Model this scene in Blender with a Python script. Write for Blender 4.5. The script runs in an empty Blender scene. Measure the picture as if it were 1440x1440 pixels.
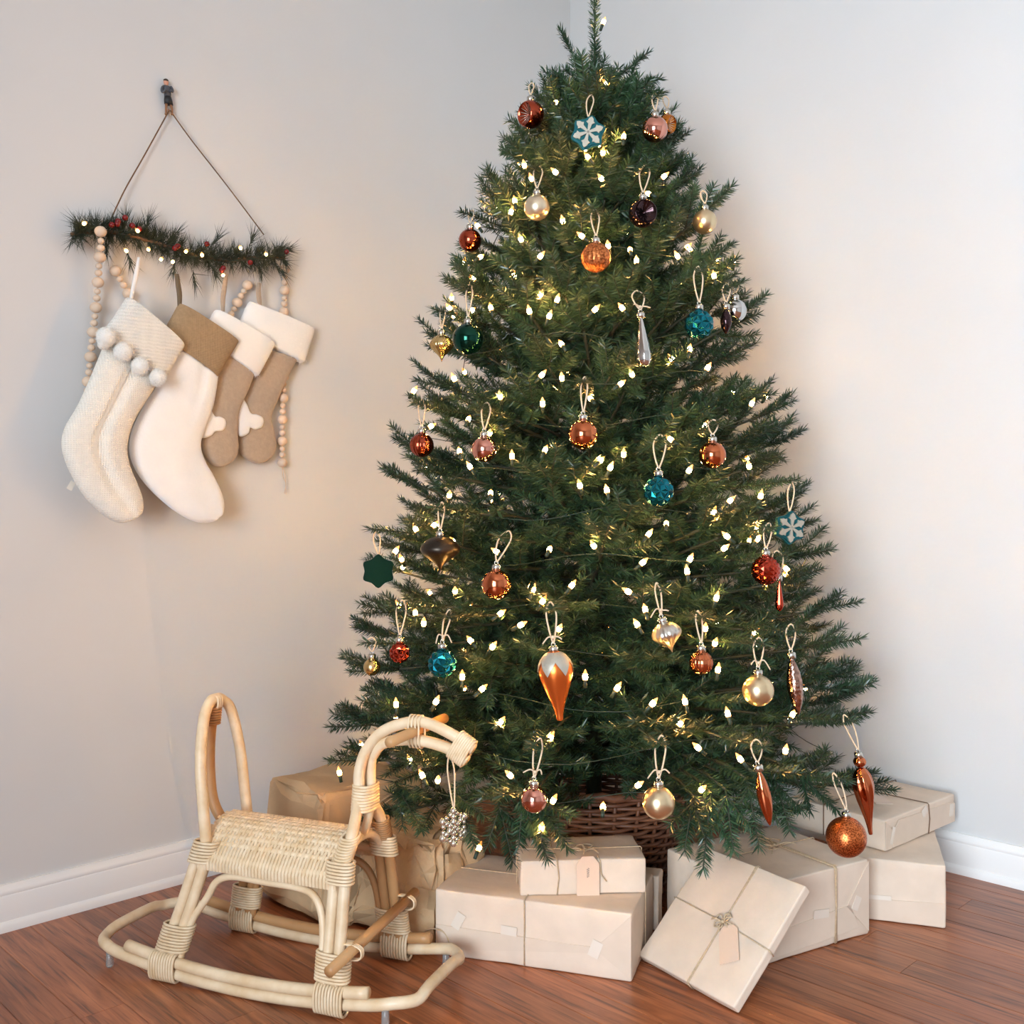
import bpy, bmesh, math, random
import numpy as np
from mathutils import Vector, Matrix, Euler, noise

random.seed(11)
SC = bpy.context.scene
COL = SC.collection

# ------------------------------------------------------------------ camera
F = 1412.0            # focal length in pixels of the 1440 px frame
CAMH = 0.92
cd = bpy.data.cameras.new('camera'); cam = bpy.data.objects.new('camera', cd); COL.objects.link(cam)
cd.sensor_width = 36.0; cd.sensor_fit = 'HORIZONTAL'; cd.lens = 36.0 * F / 1440.0
cd.clip_start = 0.02
cam.location = (0, 0, CAMH); cam.rotation_euler = (math.radians(90), 0, 0)
SC.camera = cam

# ------------------------------------------------------------------ room frame
# corner C of the two visible walls; u runs along the left wall towards the corner, w along the right wall out of it
C = Vector((0.204, 3.52, 0)); u = Vector((0.7115, 0.7027, 0)); w = Vector((0.7027, -0.7115, 0))
ROOM = Matrix.Translation(C) @ Matrix.Rotation(math.atan2(w.y, w.x), 4, 'Z')   # local x = from left wall, local -y = from right wall
RX, RY, RH = 4.7, 4.5, 2.75
WINX0, WINX1, WINZ0, WINZ1 = 2.0, 3.7, 0.25, 2.1

# ------------------------------------------------------------------ world, daylight, exposure
world = bpy.data.worlds.new('daylight'); SC.world = world; world.use_nodes = True
bg = world.node_tree.nodes['Background']; bg.inputs[0].default_value = (0.80, 0.90, 1.0, 1); bg.inputs[1].default_value = 1.0
def area(name, x, y, z, sx, sz, power, color, yaw, spread=180):
    ld = bpy.data.lights.new(name, 'AREA'); ld.shape = 'RECTANGLE'; ld.size = sx; ld.size_y = sz
    ld.energy = power; ld.color = color; ld.spread = math.radians(spread)
    o = bpy.data.objects.new(name, ld); COL.objects.link(o)
    o.matrix_world = ROOM @ Matrix.Translation((x, y, z)) @ Matrix.Rotation(yaw, 4, 'Z') @ Matrix.Rotation(math.radians(90), 4, 'X')
    return o
area('window_daylight', (WINX0 + WINX1) / 2, -RY - 0.06, (WINZ0 + WINZ1) / 2, WINX1 - WINX0, WINZ1 - WINZ0, 138.0, (0.75, 0.88, 1.0), 0.0, 122)   # spread narrowed artificially, without a reveal, to dim the left wall and floor
BULB_STRENGTH = 300.0
SC.view_settings.view_transform = 'Standard'
try: SC.view_settings.look = 'None'
except Exception: pass
SC.view_settings.gamma = 1.0; SC.view_settings.use_curve_mapping = False
SC.view_settings.exposure = 0.07
SC.cycles.use_denoising = True; SC.cycles.adaptive_threshold = 0.02
SC.cycles.max_bounces = 8; SC.cycles.diffuse_bounces = 4; SC.cycles.glossy_bounces = 4; SC.cycles.transmission_bounces = 4
SC.cycles.sample_clamp_indirect = 6.0
SC.cycles.caustics_reflective = False; SC.cycles.caustics_refractive = False

# ------------------------------------------------------------------ pixel helpers
def at_z(px, py, z=0.0):
    """point of the horizontal plane z seen at a pixel"""
    Y = F * (CAMH - z) / (py - 720.0)
    return Vector(((px - 720.0) / F * Y, Y, z))
def at_y(px, py, Y):
    return Vector(((px - 720.0) / F * Y, Y, CAMH - (py - 720.0) / F * Y))
def at_wall(px, py, off=0.0):
    """point of a plane parallel to the left wall, off metres into the room"""
    d = Vector(((px - 720.0) / F, 1.0, -(py - 720.0) / F))
    o = Vector((0, 0, CAMH))
    t = (C + w * off - o).dot(w) / d.dot(w)
    return o + d * t

# ------------------------------------------------------------------ materials
def lin(c):
    return tuple(((x / 255.0) / 12.92 if x / 255.0 <= 0.04045 else ((x / 255.0 + 0.055) / 1.055) ** 2.4) for x in c[:3])
MATS = {}
def mat(name, rgb, rough=0.6, metal=0.0, vary=0.0, vscale=20.0, rgb2=None, bump=0.0, bscale=60.0, btype='noise', stretch=(1, 1, 1),
        spec=None, sheen=0.0, trans=0.0, ior=None, emit=None, estr=0.0, coat=0.0, objrand=0.0, detail=3.0, bdist=0.002, sss=0.0):
    if name in MATS: return MATS[name]
    m = bpy.data.materials.new(name); m.use_nodes = True; nt = m.node_tree; N = nt.nodes; L = nt.links
    b = N['Principled BSDF']; c = lin(rgb)
    b.inputs['Base Color'].default_value = (*c, 1); b.inputs['Roughness'].default_value = rough; b.inputs['Metallic'].default_value = metal
    if spec is not None: b.inputs['Specular IOR Level'].default_value = spec
    if sheen: b.inputs['Sheen Weight'].default_value = sheen; b.inputs['Sheen Roughness'].default_value = 0.6
    if trans: b.inputs['Transmission Weight'].default_value = trans
    if ior: b.inputs['IOR'].default_value = ior
    if coat: b.inputs['Coat Weight'].default_value = coat; b.inputs['Coat Roughness'].default_value = 0.05
    if sss: b.inputs['Subsurface Weight'].default_value = sss; b.inputs['Subsurface Radius'].default_value = (0.01, 0.008, 0.006)
    if emit: b.inputs['Emission Color'].default_value = (*lin(emit), 1); b.inputs['Emission Strength'].default_value = estr
    tc = N.new('ShaderNodeTexCoord'); mp = N.new('ShaderNodeMapping'); mp.inputs['Scale'].default_value = stretch
    L.new(tc.outputs['Object'], mp.inputs['Vector'])
    if vary or rgb2:
        nz = N.new('ShaderNodeTexNoise'); nz.inputs['Scale'].default_value = vscale; nz.inputs['Detail'].default_value = detail
        L.new(mp.outputs[0], nz.inputs['Vector'])
        rp = N.new('ShaderNodeValToRGB'); rp.color_ramp.elements[0].position = 0.3; rp.color_ramp.elements[1].position = 0.7
        c2 = lin(rgb2) if rgb2 else tuple(min(1, x * (1 + vary)) for x in c)
        c1 = c if rgb2 else tuple(x * (1 - vary) for x in c)
        rp.color_ramp.elements[0].color = (*c1, 1); rp.color_ramp.elements[1].color = (*c2, 1)
        L.new(nz.outputs['Fac'], rp.inputs['Fac'])
        out = rp.outputs['Color']
        if objrand:
            oi = N.new('ShaderNodeObjectInfo'); mr = N.new('ShaderNodeMapRange'); mr.inputs[3].default_value = 1 - objrand; mr.inputs[4].default_value = 1 + objrand
            L.new(oi.outputs['Random'], mr.inputs[0])
            hv = N.new('ShaderNodeHueSaturation'); L.new(mr.outputs[0], hv.inputs['Value']); L.new(out, hv.inputs['Color']); out = hv.outputs['Color']
        L.new(out, b.inputs['Base Color'])
    if bump:
        if btype == 'noise':
            t = N.new('ShaderNodeTexNoise'); t.inputs['Scale'].default_value = bscale; t.inputs['Detail'].default_value = 4; ho = t.outputs['Fac']
        elif btype == 'voronoi':
            t = N.new('ShaderNodeTexVoronoi'); t.inputs['Scale'].default_value = bscale; ho = t.outputs['Distance']
        elif btype == 'glitter':
            t = N.new('ShaderNodeTexVoronoi'); t.inputs['Scale'].default_value = bscale; ho = t.outputs['Color']
        elif btype == 'knit':
            t = N.new('ShaderNodeTexWave'); t.inputs['Scale'].default_value = bscale; t.wave_type = 'BANDS'; t.bands_direction = 'Z'
            t.inputs['Distortion'].default_value = 1.5; t.inputs['Detail'].default_value = 1.0; t.inputs['Detail Scale'].default_value = 3.0
            t2 = N.new('ShaderNodeTexWave'); t2.inputs['Scale'].default_value = bscale * 0.9; t2.bands_direction = 'X'; t2.inputs['Distortion'].default_value = 1.0
            mm = N.new('ShaderNodeMath'); mm.operation = 'MULTIPLY'
            L.new(mp.outputs[0], t2.inputs['Vector']); L.new(t.outputs['Fac'], mm.inputs[0]); L.new(t2.outputs['Fac'], mm.inputs[1]); ho = mm.outputs[0]
        L.new(mp.outputs[0], t.inputs['Vector'])
        bp = N.new('ShaderNodeBump'); bp.inputs['Strength'].default_value = bump; bp.inputs['Distance'].default_value = bdist
        L.new(ho, bp.inputs['Height']); L.new(bp.outputs[0], b.inputs['Normal'])
    MATS[name] = m
    return m

# ------------------------------------------------------------------ mesh builder
def catmull(pts, n=8, closed=False):
    pts = [Vector(p) for p in pts]; out = []; m = len(pts)
    for i in range(m if closed else m - 1):
        if closed: p0, p1, p2, p3 = pts[i - 1], pts[i], pts[(i + 1) % m], pts[(i + 2) % m]
        else: p0, p1, p2, p3 = pts[max(i - 1, 0)], pts[i], pts[i + 1], pts[min(i + 2, m - 1)]
        for k in range(n):
            t = k / n; t2 = t * t; t3 = t2 * t
            out.append(0.5 * ((2 * p1) + (-p0 + p2) * t + (2 * p0 - 5 * p1 + 4 * p2 - p3) * t2 + (-p0 + 3 * p1 - 3 * p2 + p3) * t3))
    if not closed: out.append(pts[-1].copy())
    return out

class MB:
    def __init__(self): self.v = []; self.f = []; self.m = []; self.mi = 0
    def add(self, vs, fs):
        o = len(self.v); self.v.extend([tuple(x) for x in vs]); self.f.extend([tuple(i + o for i in q) for q in fs]); self.m.extend([self.mi] * len(fs))
        return self
    def box(self, c, s, M=None):
        vs = [Vector((c[0] + sx * s[0] / 2, c[1] + sy * s[1] / 2, c[2] + sz * s[2] / 2)) for sz in (-1, 1) for sy in (-1, 1) for sx in (-1, 1)]
        if M: vs = [M @ p for p in vs]
        return self.add(vs, [(0, 2, 3, 1), (4, 5, 7, 6), (0, 1, 5, 4), (2, 6, 7, 3), (0, 4, 6, 2), (1, 3, 7, 5)])
    def tube(self, path, r, n=8, closed=False, caps=True, squash=None):
        P = [Vector(p) for p in path]; m = len(P)
        rr = r if isinstance(r, (list, tuple)) else [r] * m
        T = []
        for i in range(m):
            a = P[i - 1] if (i > 0 or closed) else P[i]; b = P[(i + 1) % m] if (i < m - 1 or closed) else P[i]
            t = b - a; T.append(t.normalized() if t.length > 1e-9 else Vector((0, 0, 1)))
        ref = Vector((0, 0, 1)) if abs(T[0].z) < 0.9 else Vector((1, 0, 0))
        nrm = (ref - T[0] * ref.dot(T[0])).normalized(); vs = []
        for i in range(m):
            nrm = nrm - T[i] * nrm.dot(T[i])
            nrm = nrm.normalized() if nrm.length > 1e-6 else T[i].orthogonal().normalized()
            bi = T[i].cross(nrm)
            for k in range(n):
                a = 2 * math.pi * k / n
                vs.append(P[i] + (nrm * math.cos(a) + bi * math.sin(a)) * rr[i])
        fs = []
        for i in range(m if closed else m - 1):
            j = (i + 1) % m
            for k in range(n):
                l = (k + 1) % n
                fs.append((i * n + k, i * n + l, j * n + l, j * n + k))
        if caps and not closed:
            fs.append(tuple(range(n - 1, -1, -1))); fs.append(tuple((m - 1) * n + k for k in range(n)))
        return self.add(vs, fs)
    def strip(self, path, up, wd, th):
        """flat ribbon of rectangular section; up = list of normals"""
        P = [Vector(p) for p in path]; m = len(P); vs = []
        for i in range(m):
            t = (P[min(i + 1, m - 1)] - P[max(i - 1, 0)]).normalized(); n_ = Vector(up[i]); s = t.cross(n_).normalized()
            vs += [P[i] + s * wd / 2 - n_ * th / 2, P[i] - s * wd / 2 - n_ * th / 2, P[i] - s * wd * 0.36 + n_ * th / 2, P[i] + s * wd * 0.36 + n_ * th / 2]
        fs = []
        for i in range(m - 1):
            for k in range(4):
                l = (k + 1) % 4; fs.append((i * 4 + k, i * 4 + l, i * 4 + 4 + l, i * 4 + 4 + k))
        fs += [(3, 2, 1, 0), (m * 4 - 4, m * 4 - 3, m * 4 - 2, m * 4 - 1)]
        return self.add(vs, fs)
    def lathe(self, prof, n=24, M=None, mod=None):
        vs = []; m = len(prof)
        for (r, z) in prof:
            for k in range(n):
                a = 2 * math.pi * k / n
                q = r * (mod(a, z, r) if mod else 1.0)
                p = Vector((q * math.cos(a), q * math.sin(a), z)); vs.append(M @ p if M else p)
        fs = []
        for i in range(m - 1):
            for k in range(n):
                l = (k + 1) % n; fs.append((i * n + k, i * n + l, (i + 1) * n + l, (i + 1) * n + k))
        fs.append(tuple(range(n - 1, -1, -1))); fs.append(tuple((m - 1) * n + k for k in range(n)))
        return self.add(vs, fs)
    def sphere(self, c, r, n=16, m=10, sc=(1, 1, 1)):
        c = Vector(c); prof = [(r * math.sin(math.pi * (i + 0.02) / (m + 0.04)), -r * math.cos(math.pi * (i + 0.02) / (m + 0.04))) for i in range(m + 1)]
        return self.lathe(prof, n, Matrix.Translation(c) @ Matrix.Diagonal((*sc, 1)))
    def rbox(self, hx, hy, hz, r=0.004, n=7, warp=0.0, seed=0, z0=True, M=None):
        """rounded, slightly uneven box centred in x, y and standing on z = 0"""
        def ax(h):
            a = [-h, -h + r * 0.3, -h + r]; a += [(-h + r) + (2 * h - 2 * r) * k / n for k in range(1, n)]; a += [h - r, h - r * 0.3, h]
            return a
        X, Y, Z = ax(hx), ax(hy), ax(hz); idx = {}; vs = []; fs = []
        def vid(p):
            k = tuple(round(q, 6) for q in p)
            if k not in idx:
                p = Vector(p); q = Vector((max(-hx + r, min(hx - r, p.x)), max(-hy + r, min(hy - r, p.y)), max(-hz + r, min(hz - r, p.z))))
                d = (p - q); pp = q + d.normalized() * r
                if warp:
                    s = noise.noise(Vector((p.x * 14 + seed * 7.3, p.y * 14, p.z * 14))) * warp + noise.noise(Vector((p.x * 40 + seed, p.y * 40, p.z * 40 + 5))) * warp * 0.35
                    pp = pp + d.normalized() * s
                if z0: pp.z = max(pp.z, -hz) + hz
                idx[k] = len(vs); vs.append(M @ pp if M else pp)
            return idx[k]
        def face(A, B, mk, flip):
            for i in range(len(A) - 1):
                for j in range(len(B) - 1):
                    q = [vid(mk(A[i], B[j])), vid(mk(A[i + 1], B[j])), vid(mk(A[i + 1], B[j + 1])), vid(mk(A[i], B[j + 1]))]
                    fs.append(tuple(q[::-1] if flip else q))
        face(X, Y, lambda a, b: (a, b, hz), False); face(X, Y, lambda a, b: (a, b, -hz), True)
        face(X, Z, lambda a, b: (a, -hy, b), False); face(X, Z, lambda a, b: (a, hy, b), True)
        face(Y, Z, lambda a, b: (hx, a, b), False); face(Y, Z, lambda a, b: (-hx, a, b), True)
        return self.add(vs, fs)
    def prism(self, poly, y0, y1, M=None):
        """polygon in the xz plane extruded along y from y0 (front) to y1"""
        n = len(poly); vs = [Vector((p[0], y0, p[1])) for p in poly] + [Vector((p[0], y1, p[1])) for p in poly]
        if M: vs = [M @ p for p in vs]
        fs = [tuple(range(n)), tuple(range(2 * n - 1, n - 1, -1))] + [(i, i + n, (i + 1) % n + n, (i + 1) % n) for i in range(n)]
        return self.add(vs, fs)
    def mesh(self, name, mats, smooth=True):
        me = bpy.data.meshes.new(name); me.from_pydata(self.v, [], self.f)
        for mm in (mats if isinstance(mats, (list, tuple)) else [mats]): me.materials.append(mm)
        me.polygons.foreach_set('material_index', self.m)
        if smooth: me.polygons.foreach_set('use_smooth', [True] * len(self.f))
        me.update(); return me
    def build(self, name, mats, parent=None, smooth=True, M=None, fixn=False):
        me = self.mesh(name, mats, smooth)
        if fixn:
            bm = bmesh.new(); bm.from_mesh(me); bmesh.ops.recalc_face_normals(bm, faces=bm.faces); bm.to_mesh(me); bm.free()
        return link(name, me, parent, M)
def link(name, me, parent=None, M=None):
    o = bpy.data.objects.new(name, me); COL.objects.link(o)
    if parent: o.parent = parent
    if M is not None: o.matrix_local = M if parent else M
    return o
def tag(o, label, cat, group=None, kind=None):
    if label: o['label'] = label
    if cat: o['category'] = cat
    if group: o['group'] = group
    if kind: o['kind'] = kind
    return o
def thing(name, label, cat, M=None, group=None):
    o = bpy.data.objects.new(name, None); COL.objects.link(o); o.empty_display_size = 0.02
    if M is not None: o.matrix_world = M
    return tag(o, label, cat, group)
def autosmooth(o, deg=35):
    me = o.data
    me.set_sharp_from_angle(angle=math.radians(deg)); return o
T3 = Matrix.Translation

# ------------------------------------------------------------------ the room
wallm = mat('wall_paint', (213, 212, 210), 0.92, bump=0.12, bscale=90, vary=0.015, vscale=3, bdist=0.001)
trimm = mat('trim_paint', (238, 236, 233), 0.45)
ceilm = mat('ceiling_paint', (240, 238, 234), 0.9)
def structure(o): o['kind'] = 'structure'; return o
structure(MB().box((-0.06, -RY / 2, RH / 2), (0.12, RY + 0.24, RH)).build('wall_left', wallm, None, False, ROOM))
structure(MB().box((RX / 2, 0.06, RH / 2), (RX, 0.12, RH)).build('wall_right', wallm, None, False, ROOM))
b = MB()   # wall behind the camera, with a window opening
b.box((WINX0 / 2, -RY - 0.06, RH / 2), (WINX0, 0.12, RH)); b.box(((WINX1 + RX) / 2, -RY - 0.06, RH / 2), (RX - WINX1, 0.12, RH))
b.box(((WINX0 + WINX1) / 2, -RY - 0.06, WINZ0 / 2), (WINX1 - WINX0, 0.12, WINZ0)); b.box(((WINX0 + WINX1) / 2, -RY - 0.06, (WINZ1 + RH) / 2), (WINX1 - WINX0, 0.12, RH - WINZ1))
structure(b.build('wall_back', wallm, None, False, ROOM))
structure(MB().box((RX + 0.06, -RY / 2, RH / 2), (0.12, RY + 0.24, RH)).build('wall_side', wallm, None, False, ROOM))
structure(MB().box((RX / 2, -RY / 2, RH + 0.05), (RX + 0.24, RY + 0.24, 0.1)).build('ceiling', ceilm, None, False, ROOM))
def window(name, M, x0, x1, z0, z1):
    b = MB(); f = 0.05
    for (cx, cz, sx, sz) in (((x0 + x1) / 2, z0 + f / 2, x1 - x0, f), ((x0 + x1) / 2, z1 - f / 2, x1 - x0, f), (x0 + f / 2, (z0 + z1) / 2, f, z1 - z0), (x1 - f / 2, (z0 + z1) / 2, f, z1 - z0)):
        b.box((cx, 0, cz), (sx, 0.05, sz))
    o = structure(b.build(name, trimm, None, False, M))
    return o
window('window_1', ROOM @ T3((0, -RY + 0.0, 0)), WINX0, WINX1, WINZ0, WINZ1)
# baseboards: a moulded profile (depth from wall, height) run along each wall
prof = [(0, 0), (0.022, 0), (0.022, 0.012), (0.018, 0.019), (0.014, 0.022), (0.014, 0.074), (0.012, 0.078), (0.0135, 0.082), (0.012, 0.088), (0.007, 0.094), (0.006, 0.1), (0, 0.1)]
def baseboard(name, p0, p1, nrm):
    b = MB(); n = len(prof); vs = [Vector(p) + Vector(nrm) * d + Vector((0, 0, z)) for p in (p0, p1) for (d, z) in prof]
    b.add(vs, [(i, i + 1, n + i + 1, n + i) for i in range(n - 1)] + [tuple(range(n)), tuple(range(2 * n - 1, n - 1, -1))])
    structure(autosmooth(b.build(name, trimm, None, True, ROOM, True), 40))
baseboard('baseboard_left', (0, -RY, 0), (0, 0, 0), (1, 0, 0))
baseboard('baseboard_right', (0.0, 0, 0), (RX, 0, 0), (0, -1, 0))

# floor: oak boards running parallel to the right wall
def wood_mat():
    m = bpy.data.materials.new('oak_boards'); m.use_nodes = True; nt = m.node_tree; N = nt.nodes; L = nt.links; b = N['Principled BSDF']
    b.inputs['Roughness'].default_value = 0.36; b.inputs['Specular IOR Level'].default_value = 0.8
    tc = N.new('ShaderNodeTexCoord'); oi = N.new('ShaderNodeObjectInfo')
    geo = N.new('ShaderNodeNewGeometry'); vr = N.new('ShaderNodeVectorRotate'); vr.rotation_type = 'Z_AXIS'; vr.inputs['Angle'].default_value = -math.atan2(w.y, w.x)
    L.new(geo.outputs['Position'], vr.inputs['Vector'])
    add = N.new('ShaderNodeVectorMath'); add.operation = 'ADD'; sc = N.new('ShaderNodeVectorMath'); sc.operation = 'SCALE'; sc.inputs['Scale'].default_value = 31.0
    L.new(oi.outputs['Random'], sc.inputs[0]); L.new(vr.outputs[0], add.inputs[0]); L.new(sc.outputs[0], add.inputs[1])
    mp = N.new('ShaderNodeMapping'); mp.inputs['Scale'].default_value = (1.6, 22.0, 1.0); L.new(add.outputs[0], mp.inputs['Vector'])
    n1 = N.new('ShaderNodeTexNoise'); n1.inputs['Scale'].default_value = 2.2; n1.inputs['Detail'].default_value = 7; n1.inputs['Roughness'].default_value = 0.62; n1.inputs['Distortion'].default_value = 0.9
    L.new(mp.outputs[0], n1.inputs['Vector'])
    r1 = N.new('ShaderNodeValToRGB'); e = r1.color_ramp.elements
    e[0].position = 0.25; e[0].color = (*lin((84, 44, 26)), 1); e[1].position = 0.72; e[1].color = (*lin((188, 116, 72)), 1)
    x = e.new(0.45); x.color = (*lin((148, 84, 48)), 1)
    L.new(n1.outputs['Fac'], r1.inputs['Fac'])
    mp2 = N.new('ShaderNodeMapping'); mp2.inputs['Scale'].default_value = (7.0, 170.0, 1.0); L.new(add.outputs[0], mp2.inputs['Vector'])
    n2 = N.new('ShaderNodeTexNoise'); n2.inputs['Scale'].default_value = 1.0; n2.inputs['Detail'].default_value = 3; L.new(mp2.outputs[0], n2.inputs['Vector'])
    r2 = N.new('ShaderNodeValToRGB'); r2.color_ramp.elements[0].position = 0.30; r2.color_ramp.elements[0].color = (0.30, 0.22, 0.18, 1); r2.color_ramp.elements[1].position = 0.45; r2.color_ramp.elements[1].color = (1, 1, 1, 1)
    L.new(n2.outputs['Fac'], r2.inputs['Fac'])
    mx = N.new('ShaderNodeMix'); mx.data_type = 'RGBA'; mx.blend_type = 'MULTIPLY'; mx.inputs[0].default_value = 0.75
    L.new(r1.outputs[0], mx.inputs[6]); L.new(r2.outputs[0], mx.inputs[7])
    hv = N.new('ShaderNodeHueSaturation'); mr = N.new('ShaderNodeMapRange'); mr.inputs[3].default_value = 0.82; mr.inputs[4].default_value = 1.16
    L.new(oi.outputs['Random'], mr.inputs[0]); L.new(mr.outputs[0], hv.inputs['Value']); L.new(mx.outputs[2], hv.inputs['Color']); L.new(hv.outputs[0], b.inputs['Base Color'])
    bp = N.new('ShaderNodeBump'); bp.inputs['Strength'].default_value = 0.12; bp.inputs['Distance'].default_value = 0.001; L.new(n2.outputs['Fac'], bp.inputs['Height']); L.new(bp.outputs[0], b.inputs['Normal'])
    return m
woodm = wood_mat()
floor = structure(MB().box((RX / 2, -RY / 2, -0.06), (RX + 0.24, RY + 0.24, 0.09)).build('floor', mat('subfloor', (60, 34, 20), 0.8), None, False, ROOM))
def plank_mesh():
    b = MB(); c = 0.0012; hy = 0.0412 - 0.0002; z = 0.015
    pr = [(-hy, 0), (-hy, z - c), (-hy + c, z), (hy - c, z), (hy, z - c), (hy, 0)]
    vs = [Vector((x, y, zz)) for x in (0, 1) for (y, zz) in pr]; n = 6
    b.add(vs, [(i, (i + 1) % n, n + (i + 1) % n, n + i) for i in range(n)] + [(5, 4, 3, 2, 1, 0), (6, 7, 8, 9, 10, 11)])
    return b.mesh('plank', woodm, False)
pm = plank_mesh(); rng = random.Random(5); PW = 0.0824
for i in range(int(RY / PW) + 1):
    x = 0.0; yc = -(i + 0.5) * PW; first = True
    while x < RX - 0.01:
        ln = rng.uniform(0.9, 1.7) if not first else rng.uniform(0.3, 1.5)
        first = False
        if x + ln > RX - 0.3: ln = RX - x
        o = link('plank', pm, floor, T3((x + 0.0004, yc, -0.015)) @ Matrix.Diagonal((ln - 0.0008, 1, 1, 1)))
        x += ln

# ================================================================== the tree
TREE = Vector((0.2036, 2.5, 0.0))
RAD = [(2.22, 0.02), (2.10, 0.05), (1.97, 0.135), (1.81, 0.235), (1.66, 0.30), (1.49, 0.375), (1.31, 0.43), (1.10, 0.485), (0.92, 0.525), (0.69, 0.585), (0.49, 0.66), (0.34, 0.685), (0.20, 0.66)]
def tree_r(z):
    if z >= RAD[0][0]: return 0.02
    for (za, ra), (zb, rb) in zip(RAD, RAD[1:]):
        if z >= zb: return rb + (ra - rb) * (z - zb) / (za - zb)
    return RAD[-1][1]
def at_tree(px, py, k=1.0):
    """first point of the tree's envelope (scaled by k) seen at a pixel, or the point beside the axis when the ray passes it"""
    best = None; Y = 1.6
    while Y < 2.6:
        p = at_y(px, py, Y); d = math.hypot(p.x - TREE.x, p.y - TREE.y)
        if d <= k * tree_r(p.z): return p
        if best is None or d - k * tree_r(p.z) < best[0]: best = (d - k * tree_r(p.z), p)
        Y += 0.004
    return best[1]

needlem = mat('pvc_needles', (33, 57, 39), 0.36, rgb2=(58, 86, 56), vscale=9.0, objrand=0.18, spec=0.7)
twigm = mat('green_twig', (52, 54, 36), 0.7)
trunkm = mat('trunk_pole', (46, 54, 36), 0.6, vary=0.2, vscale=30)

def sprig(bn, bw, rr, p, d, up, ln, curve=0.25):
    """one tip: a wire and needles all round it, leaning forward"""
    n = 7; d = d.normalized(); pts = []; q = p.copy(); dd = d.copy()
    for i in range(n + 1):
        pts.append(q.copy()); dd = (dd + up * curve / n).normalized(); q = q + dd * ln / n
    bw.tube(pts, [0.0022 - 0.001 * i / n for i in range(n + 1)], 4)
    cnt = int(ln / 0.00074); ang = rr.random() * 6.28
    for k in range(cnt):
        t = (k + rr.random()) / cnt; t = 0.03 + 0.97 * t ** 0.9; s = t * n; i = min(int(s), n - 1); base = pts[i].lerp(pts[i + 1], s - i)
        ax = (pts[i + 1] - pts[i]).normalized(); ang += 2.399 + rr.uniform(-0.3, 0.3)
        e1 = ax.orthogonal().normalized(); e2 = ax.cross(e1); rad = e1 * math.cos(ang) + e2 * math.sin(ang)
        # flatten the spray: needles gather at the two sides
        side = ax.cross(up); 
        if side.length > 1e-3:
            side.normalize(); rad = (rad + side * (0.9 if rad.dot(side) > 0 else -0.9)).normalized()
        lean = rr.uniform(0.45, 0.8) + (rr.uniform(0, 1.6) if t > 0.95 else 0)
        nd = (rad + ax * lean).normalized(); L = rr.uniform(0.019, 0.025)
        wv = nd.cross(up + Vector((rr.uniform(-.8, .8), rr.uniform(-.8, .8), rr.uniform(-.5, .5)))).normalized() * 0.0013
        tip = base + nd * L; mid = base + nd * L * 0.6 - ax * 0.0004
        bn.add([base - wv * 0.7, base + wv * 0.7, mid + wv, tip, mid - wv], [(0, 1, 2, 4), (4, 2, 3)])
    return pts[-1]

def branch_variant(length, seed, dense=1.0):
    rr = random.Random(seed); bn = MB(); bw = MB(); tips = []
    stem = max(0.03, length - 0.10); n = 8; pts = []; q = Vector((0, 0, 0)); d = Vector((1, 0, 0)); side_w = rr.uniform(-0.12, 0.12)
    for i in range(n + 1):
        pts.append(q.copy()); d = (d + Vector((0, side_w / n, rr.uniform(0.0, 0.14) / n))).normalized(); q = q + d * stem / n
    bw.tube(pts, [0.0055 - 0.0028 * i / n for i in range(n + 1)], 5)
    def at(t):
        s = t * n; i = min(int(s), n - 1); return pts[i].lerp(pts[i + 1], s - i), (pts[i + 1] - pts[i]).normalized()
    m = max(4, int((stem * 0.76) / 0.037 * dense)); sgn = 1
    for k in range(m):
        t = 0.22 + 0.76 * (k + 0.5) / m; p, ax = at(t); sgn = -sgn
        up = Vector((0, 0, 1)); sd = ax.cross(up).normalized() * sgn
        a = math.radians(rr.uniform(36, 58)); el = math.radians(rr.uniform(-26, 46))
        dd = ax * math.cos(a) + (sd * math.cos(el) + up * math.sin(el)) * math.sin(a)
        ln = rr.uniform(0.085, 0.14) * (0.8 + 0.25 * min(1, length / 0.5)) * (1.08 - 0.25 * t)
        tips.append(sprig(bn, bw, rr, p, dd, up, ln, rr.uniform(0.05, 0.4)))
        if rr.random() < 0.5:   # a shorter third tip standing up or hanging
            el = math.radians(rr.choice((rr.uniform(60, 100), rr.uniform(-80, -40)))); dd = ax * 0.75 + (sd * math.cos(el) + up * math.sin(el)) * 0.65
            tips.append(sprig(bn, bw, rr, p, dd, up, rr.uniform(0.06, 0.1), 0.1))
    for j in (-1, 0, 1):
        p, ax = at(1.0); dd = (ax + Vector((0, 0.42 * j, rr.uniform(-0.05, 0.3)))).normalized()
        tips.append(sprig(bn, bw, rr, p, dd, Vector((0, 0, 1)), rr.uniform(0.09, 0.13) * (1 if j == 0 else 0.85), rr.uniform(0.0, 0.3)))
    return bw.mesh('branch', twigm), bn.mesh('needles', needlem, False), tips, length

LENS = [0.14, 0.20, 0.27, 0.34, 0.41, 0.48, 0.55, 0.62]
VAR = {}
for li, L_ in enumerate(LENS):
    VAR[li] = [branch_variant(L_, 100 * li + s) for s in range(3)]

# ---- ornaments: (pixel centre, radius in pixels, kind, ...) are laid out first so that branches can give way to them
ORN = []   # filled below: (Vector centre, radius)

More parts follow.
